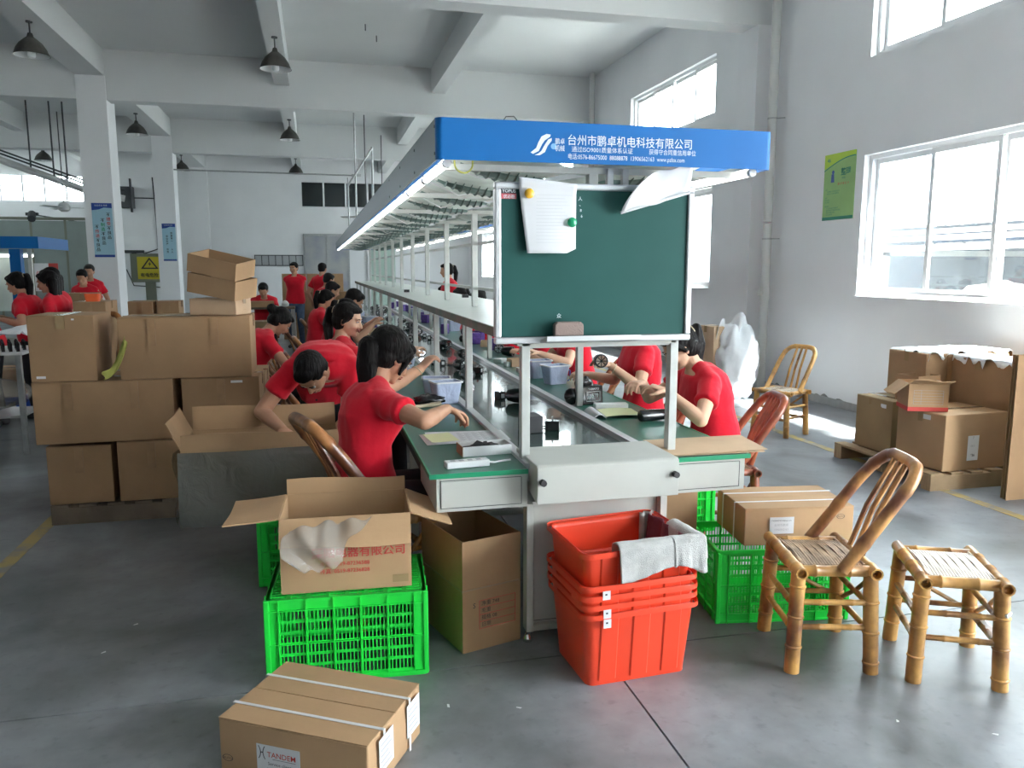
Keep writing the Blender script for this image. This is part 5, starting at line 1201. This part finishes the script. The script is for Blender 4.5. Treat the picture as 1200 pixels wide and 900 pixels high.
# far left line
GL2 = 'workers at the far left line'
person('woman with a ponytail standing at the far left line, forearm across, facing left', (-2.86, 9.2, 0), 80, (0, 0, .86), (0, .06, 1.26), mode='stand', yaw=0, pitch=22, hair='ponytail', lod=1, s=.98, hl=(-3.08, 8.98, 1.06), hr=(-3.10, 9.25, 1.05), pole_l=(.3, -.6, -.8))
person('woman with long dark hair standing with her arm down, right of the far left pair', (-2.60, 9.1, 0), 84, (0, 0, .86), (0, .02, 1.27), mode='stand', yaw=0, pitch=16, hair='long', lod=1, s=.98, hl=(-2.72, 8.95, .98), pole_l=(.6, -.6, 0))
person('woman in red half hidden behind the long-haired woman at far left', (-2.76, 9.75, 0), 84, (0, 0, .86), (0, .02, 1.27), mode='stand', hair='long', lod=2, s=1.0)
person('worker cut off by the left picture edge, back of a red shirt', (-3.10, 8.7, 0), 88, (0, 0, .80), (0, .14, 1.12), mode='stand', hair='short', lod=1, pitch=35)
person('first of two workers behind the carton between partition and column', (-3.56, 14.0, 0), 175, (0, 0, .85), (0, .05, 1.25), mode='stand', hair='short', lod=2, pitch=25)
person('second worker standing close behind the first, by the nearer column', (-3.68, 14.8, 0), 185, (0, 0, .9), (0, .02, 1.32), mode='stand', hair='short', lod=2, pitch=10)
# chairs under the seated ones
for i, (x, y, rz) in enumerate(((.02, 7.25, -84), (.06, 8.9, -84), (-.12, 10.4, -84), (.08, 12.0, -84), (-.65, 7.05, -70), (2.22, 6.30, 84), (2.22, 7.6, 84), (2.22, 8.9, 84), (2.22, 10.3, 84), (2.22, 11.7, 84), (2.22, 13.2, 84), (-.86, 14.05, 185))):
    dup(base, (x, y, 0), R(rz), ['bamboo chair under the woman with the loose ponytail', 'bamboo chair under the bob-haired worker', 'bamboo chair under the woman with tied-back hair', 'bamboo chair under the sixth aisle-side worker', 'bamboo chair under the person bending between cartons', 'bamboo chair under the third window-side woman', 'bamboo chair under the fourth window-side woman', 'bamboo chair under the fifth window-side woman', 'bamboo chair under the sixth window-side worker', 'bamboo chair under the seventh window-side woman', 'bamboo chair under the last window-side worker', 'bamboo chair under the man at the packing table'][i], GS)
for i, (x, y, rz) in enumerate(((-.42, 8.0, -110), (-.30, 8.7, -120), (-.5, 9.6, -100))):
    dup(base, (x, y, 0), R(rz), ['empty bamboo chair in the aisle behind the bending person', 'second empty bamboo chair along the aisle', 'third empty bamboo chair along the aisle'][i], 'empty chairs in the aisle')
dup(base, (-2.2, 8.6, 0), R(178), 'bamboo chair with slatted arched back seen above the left pile', 'empty chairs in the aisle', (1.35, 1.35, 1.35))

# ---------------------------------------------------------------- things on the bench
ZB = .7505; ZBelt = .7385
def papers():
    for i, (x, y, a, m_, lab) in enumerate(((.64, 3.66, 10, 'paper', 'lowest white sheet of the loose papers on the bench corner'), (.66, 3.68, 4, 'paper', 'middle white sheet of the loose papers on the bench corner'), (.68, 3.665, 7, 'paper', 'printed white sheet topping the loose papers'), (.545, 3.66, 14, 'yellowpaper', 'pale yellow sheet on the loose papers at the bench corner'))):
        w_, d_ = (.36, .24) if i < 3 else (.13, .19)
        o = MB().grid(lambda u, v: ((u - .5) * w_, (v - .5) * d_, .001 * math.sin(u * 5 + i) + .0004), 8, 6).build('paper_sheet', M_[m_], loc=(x, y, ZB + .002 + .0022 * i), rz=R(a - 8), solid=.0006)
        tag(o, lab, 'paper', 'loose papers on the bench corner')
        if i == 2:
            for r_ in range(9):
                for c_ in range(6): MB().bx(-.05 + c_ * .036, -.05 + c_ * .036 + .018 + .012 * ((r_ * 3 + c_) % 2), -.09 + r_ * .02, -.09 + r_ * .02 + .004, .0022, .0026).build('print_line', M_['ink'], o)
papers()
t = thing('white_tray', 'shallow white carton tray holding black parts beside the loose papers', 'tray', (.69, 3.345, ZB), R(4))
MB().bx(-.11, .11, -.055, .055, 0, .003).bx(-.11, .11, -.055, -.052, .003, .042).bx(-.11, .11, .052, .055, .003, .042).bx(.107, .11, -.052, .052, .003, .042).build('tray_body', M_['whitepl'], t)
MB().bx(-.112, -.109, -.055, .055, .0, .042).build('tray_end', CB[2], t)
t2_ = lump(MB(), (0, 0, .0), (.075, .04, .030), 22, .5, 6, 4).build('black_parts', M_['blackpl2'], smooth=180, kind='stuff', loc=(.685, 3.345, ZB + .016)); tag(t2_, 'heap of small black parts in the white tray', 'parts')
t = thing('power_strip', 'white power strip with cord lying at the bench corner', 'power strip', (.57, 3.115, ZB), R(6))
MB().bx(-.09, .09, -.026, .026, .001, .028).build('strip_body', M_['whitepl'], t, bev=.004)
for i in range(4): MB().bx(-.07 + i * .036, -.05 + i * .036, -.012, .012, .028, .0286).build('socket', M_['ink'], t)
MB().tube([(.09, .0, .014), (.12, .004, .008), (.16, .03, .005), (.2, .035, .005)], .004, 8).build('cord', M_['whitepl'], t, smooth=True)
def clear_bin(label, x, y, z, rz, handle=False, s=1.0, group=None):
    t = thing('part_bin', label, 'bin', (x, y, z), R(rz), group)
    b = MB().loft([rrect(.13, .10, .012, 0), rrect(.17, .13, .016, .13), rrect(.164, .124, .014, .13), rrect(.126, .096, .010, .005)], False); b.f.append(list(range(23, -1, -1))); b.f.append([72 + i for i in range(24)] if len(b.v) >= 96 else [0, 1, 2])
    b.build('bin_body', M_['clearbin'], t, smooth=True); MB().loft([rrect(.164, .124, .014, .124), rrect(.182, .142, .018, .124), rrect(.182, .142, .018, .132), rrect(.164, .124, .014, .132), rrect(.164, .124, .014, .124)], False).build('rim', M_['whitepl'], t)
    lump(MB(), (0, 0, .045), (.055, .042, .04), 12, .3, 4, x).build('bin_contents', M_['bluepl'] if handle else M_['blackpl2'], t, smooth=180)
    if handle: MB().tube([(.088, -.03, .10), (.105, -.03, .085), (.105, -.03, .03), (.085, -.03, .015)], .004, 6).build('handle', M_['bluepl'], t, smooth=True)
    t.scale = (s, s, s); return t
clear_bin('cloudy plastic bin standing before the left post on the bench', .73, 4.68, ZB, 10)
clear_bin('cloudy plastic bin tucked behind the one at the left post', .70, 4.86, ZB, -8)
clear_bin('cloudy bin with blue handle on the window side of the bench', 1.60, 5.30, ZB, 15, True)
clear_bin('cloudy bin just behind the blue-handled one', 1.57, 5.62, ZB, 5, True)
def round_lamp(label, x, y, z, rz, tilt=0, s=1.0, group='black round lamps on the line'):
    t = thing('round_lamp', label, 'lamp', (x, y, z), 0, group); t.rotation_euler = (R(tilt), 0, R(rz))
    MB().tube([(0, 0, .045), (0, .02, .045), (0, .06, .045), (0, .10, .045), (0, .115, .045)], [.044, .045, .043, .034, .016], 20).build('lamp_body', M_['blackpl'], t, smooth=True)
    MB().tube([(0, -.004, .045), (0, .006, .045)], [.046, .046], 20).build('rim', M_['blackpl2'], t, smooth=True)
    MB().tube([(0, -.0055, .045), (0, -.004, .045)], [.036, .036], 20).build('lens', M_['chrome'], t)
    for k_ in range(4): a = k_ * math.pi / 4; MB().bx(-.035, .035, -.009, -.006, -.0025, .0025, Matrix.Translation((0, 0, .045)) @ Matrix.Rotation(a, 4, 'Y')).build('lens_bar', M_['blackpl'], t)
    t.scale = (s, s, s); return t
def plug(label, x, y, z, rz, group='black plug adapters on the belt'):
    t = thing('plug_adapter', label, 'adapter', (x, y, z), R(rz), group)
    MB().bx(-.022, .022, -.035, .035, 0, .05).build('adapter_body', M_['blackpl'], t, bev=.004)
    MB().bx(-.012, .012, -.0355, -.035, .012, .038).build('adapter_label', M_['whitepl'], t)
    for sx in (-1, 1): MB().bx(sx * .009 - .001, sx * .009 + .001, -.004, .004, .05, .068).build('prong', M_['chrome'], t)
    MB().tube([(.0, .035, .02), (.02, .06, .012), (.06, .055, .006), (.08, .02, .005), (.05, -.01, .005), (.09, -.03, .005)], .0035, 6).build('cord', M_['blackpl2'], t, smooth=True)
    return t
plug('black plug adapter standing on the belt left of the round lamp', 1.09, 4.80, ZBelt, 20)
plug('black plug adapter lying nearer the belt end, with small white label', 1.135, 3.80, ZBelt, 70)
round_lamp('black round lamp on the belt just beyond the front post', 1.20, 4.62, ZBelt, 60)
round_lamp('black round lamp on the belt right behind the second left post', 1.05, 5.6, ZBelt, 20)
tag(MB().bx(-.045, .045, -.06, .06, 0, .085).build('black_carton', M_['blackpl2'], bev=.003, loc=(1.02, 3.80, ZBelt), rz=.1), 'small black box on the belt beside the front post', 'box')
t = thing('counter_display', 'black boxy instrument with white lettering beside the rear right post', 'instrument', (1.555, 4.45, ZB), R(12))
MB().loft([[(-.07, -.05, 0), (.07, -.05, 0), (.07, .05, 0), (-.07, .05, 0)], [(-.07, -.04, .11), (.07, -.04, .11), (.07, .04, .11), (-.07, .04, .11)]]).build('case', M_['blackpl'], t, bev=.006)
MB().bx(-.048, .048, -.052, -.049, .02, .024).bx(-.048, .048, -.045, -.042, .075, .078).bx(-.048, -.045, -.0515, -.0445, .02, .078).bx(.045, .048, -.0515, -.0445, .02, .078).build('dial_frame', M_['whitepl'], t)
text('YAMATO', .018, M_['white_ink'], t, (-.035, -.0475, .088), bold=.02); text('28579', .030, M_['white_ink'], t, (-.040, -.0505, .045), (1, 0, 0), (0, .09, 1), bold=.02); text('03421', .018, M_['white_ink'], t, (-.03, -.0525, .027), (1, 0, 0), (0, .09, 1))
lump(MB(), (-.11, .01, .05), (.05, .04, .05), 14, .2).build('side_knob', M_['blackpl'], t, smooth=180); lump(MB(), (-.02, .03, .12), (.06, .03, .04), 14, .5).build('cable_coil', M_['blackpl'], t, smooth=180)
t = thing('document_folder', 'open document folder with cream paper before the black instrument', 'folder', (1.53, 4.08, ZB), R(-6))
MB().grid(lambda u, v: (-.10 + .07 * u, -.12 + .24 * v, .002 + .022 * math.sin(u * 3.1)), 6, 2).build('folder_cover', M_['paper'], t, solid=.003)
MB().grid(lambda u, v: (-.03 + .20 * u, -.11 + .22 * v, .010 + .006 * math.sin(u * 3)), 6, 4).build('folder_page', M_['yellowpaper'], t, solid=.002)
MB().bx(-.03, .16, .13, .19, .0, .035).build('box_file', M_['whitepl'], t, bev=.003)
tag(MB().tube([(0, 0, .032), (.06, .0, .032), (.16, .01, .032), (.19, .01, .032)], [.030, .032, .028, .025], 18).tube([(-.006, 0, .032), (0, 0, .032)], [.026, .03], 18).build('black_torch', M_['blackpl'], smooth=True, loc=(1.63, 3.84, ZB), rz=.1), 'black cylindrical torch lying before the ponytailed woman', 'torch')
for i in range(2):
    tag(MB().grid(lambda u, v: (-.24 + .50 * u + .03 * v, -.18 + .30 * v + .02 * u, .002 + .006 * i + .012 * (1 - u) * abs(math.sin(v * 3)) * (i + .3)), 10, 6).build('cardboard_sheet', CB[2], solid=.003, loc=(1.64 + .01 * i, 3.24, ZB + .001), rz=R(-4 + 3 * i)), ['lower cardboard sheet on the right bench corner', 'upper pale cardboard sheet on the right bench corner'][i], 'cardboard', 'cardboard sheets on the bench corner')
lump_ = lump(MB(), (0, 0, .03), (.09, .05, .035), 20, .6, 5, 1).build('black_parts', M_['blackpl'], smooth=180, kind='stuff', loc=(.62, 4.62, ZB)); tag(lump_, 'tangle of black leads near the woman, left of the cloudy bins', 'parts')
tag(MB().tube([(0, 0, .014), (.06, .02, .014), (.10, .03, .016)], [.010, .010, .012], 10).tube([(.10, .03, .016), (.16, .05, .018)], [.014, .013], 10).build('screwdriver', M_['cream'], smooth=True, loc=(.52, 4.50, ZB)), 'screwdriver with a cream grip on the bench by the black leads', 'tool')
# held lamp
round_lamp('black round lamp held up by the woman behind the chalkboard', 1.735, 4.74, .925, -10, 0, .95)
# rows of parts farther down the line
rnd = random.Random(5); GA = 'parts spread down the long bench'
protoL = round_lamp('black round lamp on the belt just past the third post pair', 1.12, 6.2, ZBelt, 30, 0, 1.0, GA); protoB = clear_bin('cloudy parts bin by the smiling woman, aisle side of the bench', .60, 5.95, ZB, 5, False, 1.1, GA); protoP = plug('black plug adapter on the belt past the smiling woman', 1.0, 6.6, ZBelt, 10, GA)
protoW = open_carton('small brown carton tray beside the third window-side woman', (1.62, 6.35, ZB), 5, .2, .14, .06, 2, (), 'carton_tray', GA)
boxP = tag(MB().bx(-.05, .05, -.035, .035, 0, .12).build('blister_pack', M_['purple'], bev=.006, loc=(1.62, 8.3, ZB)), 'violet packed lamp on the window side, nearest of its kind', 'package', GA)
whiteB = tag(MB().bx(-.06, .06, -.04, .04, 0, .035).build('white_box', M_['whitepl'], bev=.003, loc=(1.55, 5.95, ZB)), 'flat white box between the blue-handled bins and the third woman', 'box', GA)
seen_ = {}; ORD = ['first', 'second', 'third', 'fourth', 'fifth', 'sixth', 'seventh', 'eighth', 'ninth', 'tenth', 'eleventh', 'twelfth']
y = 6.0
while y < 16.6:
    for lane, (x0, x1, z) in enumerate(((.50, .74, ZB), (.90, 1.30, ZBelt), (1.48, 1.74, ZB))):
        if lane == 0 and y < 6.5: continue
        r_ = rnd.random(); x = rnd.uniform(x0, x1); yy = y + rnd.uniform(-.08, .08); src = None
        if lane == 1: src = protoL if r_ < .5 else protoP
        else:
            src = protoL if r_ < .25 else protoB if r_ < .4 else boxP if (r_ < .8 and y > 7.5) else whiteB if r_ < .9 else protoW
        bay = min(int((y - 3.15) / 1.25), 11); kd = {'round_lamp': 'black round lamp', 'part_bin': 'cloudy parts bin', 'blister_pack': 'violet packed lamp', 'plug_adapter': 'black plug adapter', 'white_box': 'flat white box', 'carton_tray': 'small brown carton tray'}[src.name.split('.')[0]]
        where = ('aisle-side green top', 'belt', 'window-side green top')[lane]; key_ = (kd, lane, bay); seen_[key_] = seen_.get(key_, 0) + 1
        lb = '%s on the %s, behind the %s post pair%s' % (kd, where, ORD[bay], ('', ', farther one', ', farthest there', ', last there')[seen_[key_] - 1])
        o = dup(src, (x, yy, z), rnd.uniform(-1, 1), lb)
    y += .34
for i, (x, y) in enumerate(((1.3, 4.9), (1.35, 7.4), (1.0, 9.2))): tag(MB().bx(-.03, .03, -.02, .02, 0, .03).build('small_part', M_['blackpl'], loc=(x, y, 1.2755)), ['small black part left on the middle shelf, nearest', 'second small black part on the middle shelf', 'third small black part on the middle shelf'][i], 'part')

# ---------------------------------------------------------------- far left line and back of the hall
t = thing('far_assembly_line', 'second assembly line at far left with a blue canopy on a blue post', 'workbench', (-3.9, 11.2, 0)); P2 = WP(t)
P2(MB().bx(-8.5, -3.28, 11.0, 11.6, .74, .76), 'bench_top', M_['green_top']); P2(MB().bx(-8.5, -3.2, 10.7, 10.72, 1.78, 1.92), 'front_fascia', M_['blue']); P2(MB().bx(-3.22, -3.2, 10.72, 11.9, 1.78, 1.92), 'side_fascia', M_['blue'])
P2(MB().bx(-3.62, -3.5, 11.0, 11.12, .76, 1.78), 'post', M_['blue']); P2(MB().bx(-3.42, -3.38, 11.0, 11.04, 0, 1.78), 'post', M_['postmat']); P2(MB().bx(-4.6, -4.56, 11.0, 11.04, 0, 1.78), 'post', M_['postmat'])
P2(MB().bx(-8.4, -3.7, 11.55, 11.58, 1.0, 1.70), 'back_panel', M_['refl']); P2(MB().bx(-8.4, -3.5, 11.1, 11.5, 1.72, 1.74), 'reflector', M_['refl']); P2(MB().bx(-8.4, -3.5, 11.0, 11.03, .05, .70), 'apron', M_['powder'])
for i in range(5): P2(MB().cyl((-8.3 + i * 1.0, 11.3, 1.70), (-7.45 + i * 1.0, 11.3, 1.70), .016, n=8), 'light_tube', M_['tube'])
t = thing('parts_table', 'table stacked with white sheets and black parts at the left edge', 'table', (-2.75, 7.6, 0)); P2 = WP(t)
P2(MB().bx(-3.4, -2.37, 7.3, 8.0, .84, .86), 'table_top', M_['whitepl'])
for x in (-3.35, -2.44): P2(MB().bx(x, x + .04, 7.34, 7.38, 0, .84), 'leg', M_['steel']); P2(MB().bx(x, x + .04, 7.9, 7.94, 0, .84), 'leg', M_['steel'])
P2(MB().bx(-3.3, -2.44, 7.4, 7.9, .30, .32), 'lower_shelf', M_['steel'])
tag(MB().grid(lambda u, v: (-3.3 + .92 * u, 7.32 + .55 * v, 1.0 + .05 * noise.noise(V((u * 5, v * 5, 0))) + .03 * math.sin(u * 9)), 20, 10).build('white_sheet', M_['whitebag'], smooth=180, solid=.004), 'crumpled white sheet over the parts on the left table', 'sheet')
bb = MB()
for i in range(16):
    for j in range(3): bb.tube([(-3.25 + i * .055, 7.38 + j * .15, .862), (-3.25 + i * .055, 7.38 + j * .15, .93), (-3.25 + i * .055, 7.38 + j * .15, .945)], [.014, .014, .007], 8)
tag(bb.build('small_cylinders', M_['blackpl'], kind='stuff'), 'rows of small black cylinders standing on the left table', 'parts')
tag(lump(MB(), (-2.75, 7.5, .50), (.36, .17, .14), 24, .25, 4, 2).build('film_heap', M_['bag'], smooth=180), 'heap of clear plastic film on the lower shelf of the left table', 'plastic film')
t = thing('plastic_pallet', 'blue plastic pallet on the floor at the left edge', 'pallet', (-3.55, 10.05, 0))
MB().bx(-.5, .5, -.4, .4, .10, .13).build('deck', M_['bluepl'], t, bev=.004)
for x in (-.45, -.08, .30): MB().bx(x, x + .16, -.38, .38, 0, .10).build('foot_block', M_['bluepl'], t, bev=.004)
carton('carton on the blue plastic pallet at the left edge', (-3.55, 10.05, .131), 0, .6, .5, .3, 2)
t = carton('dark carton standing before the two workers by the nearer column', (-3.48, 13.1, .0), 0, .62, .4, 1.18, 1)
t = thing('notice_stand', 'small red and white notice on a stand behind the far left women', 'notice', (-3.95, 13.6, 0))
MB().bx(-.015, .015, 0, .03, 0, 1.2).build('stand_pole', M_['dsteel'], t); MB().bx(-.2, .0, -.01, 0, 1.2, 1.62).build('white_panel', M_['paper'], t); MB().bx(.0, .13, -.01, 0, 1.2, 1.62).build('red_panel', M_['red_ink'], t)
text('告示', .10, M_['red_ink'], t, (-.18, -.012, 1.42)); text('栏', .10, M_['red_ink'], t, (-.14, -.012, 1.28))
tag(MB().loft([rrect(.12, .1, .02, 0), rrect(.14, .12, .02, .08)]).build('orange_cup', M_['orange'], loc=(-2.20, 8.88, 1.215)), 'small orange tub by the column, above the left pile', 'tub')
carton('low carton carrying the orange tub behind the left pile', (-2.22, 9.05, 0), 0, .3, .5, 1.21, 1)
for i, (x, w_) in enumerate(((-1.95, .26), (-1.66, .24))): carton(['flat-packed brown carton stack standing behind the left pile, beside the farther column', 'second brown carton stack right of it behind the left pile'][i], (x, 10.0, 0), 0, w_, .35, 1.17, 1)
t = thing('packing_table', 'packing table with white cup before the seated man at the back', 'table', (-.95, 13.45, 0)); P2 = WP(t)
P2(MB().bx(-1.4, -.35, 13.25, 13.75, .90, .93), 'table_top', M_['wood2'])
for x in (-1.38, -.41): P2(MB().bx(x, x + .05, 13.3, 13.35, 0, .90), 'leg', M_['steel']); P2(MB().bx(x, x + .05, 13.65, 13.7, 0, .90), 'leg', M_['steel'])
carton('brown carton on the packing table before the seated man', (-.86, 13.42, .931), 8, .36, .25, .09, 1)
tag(MB().lathe([(.03, 0), (.055, .01), (.06, .05), (.04, .08), (.015, .10)], 16, (-.50, 13.5, .93)).build('white_jar', M_['whitepl'], smooth=True), 'small white lidded jar on the packing table', 'jar')
carton('brown carton on the floor before the packing table', (-.95, 12.2, 0), 5, .5, .4, .78, 3)
GF = 'tall cartons standing along the end of the aisle'
for i in range(5): carton(['tall brown carton at the end of the aisle, first behind the standing man', 'tall brown carton at the end of the aisle, second', 'tall brown carton at the end of the aisle, third', 'tall brown carton at the end of the aisle, fourth', 'tall brown carton at the end of the aisle, nearest the bench'][i], (-.60 + i * .265, 18.3, 0), 0, .24, .35, 1.42, 0, GF)
for i in range(3): carton(['lower brown carton before the tall row, behind the standing man', 'lower brown carton before the tall row, middle', 'lower brown carton before the tall row, nearest the bench'][i], (-.22 + i * .34, 17.4, 0), 0, .31, .35, 1.05, 1, GF)
# litter on the floor
for i, (x, y) in enumerate(((-.83, 3.6), (.41, 2.62), (.66, 2.56), (1.9, 2.18), (2.15, 2.03), (-.9, 3.35))):
    tag(MB().add([(0, 0, .002), (.02, .004, .003), (.018, .012, .005), (.003, .009, .002)], [(0, 1, 2, 3)]).build('paper_scrap', M_['paper'], loc=(x, y, .001), rz=i * 1.3), ['white paper scrap on the dark floor at left', 'tiny white scrap beside the bright green crate', 'tiny white scrap between crate and red bins', 'white scrap before the bamboo chair', 'white scrap before the bamboo stool', 'thin white scrap on the left floor near the joint'][i], 'scrap')
bpy.data.scenes.remove(_scratch)
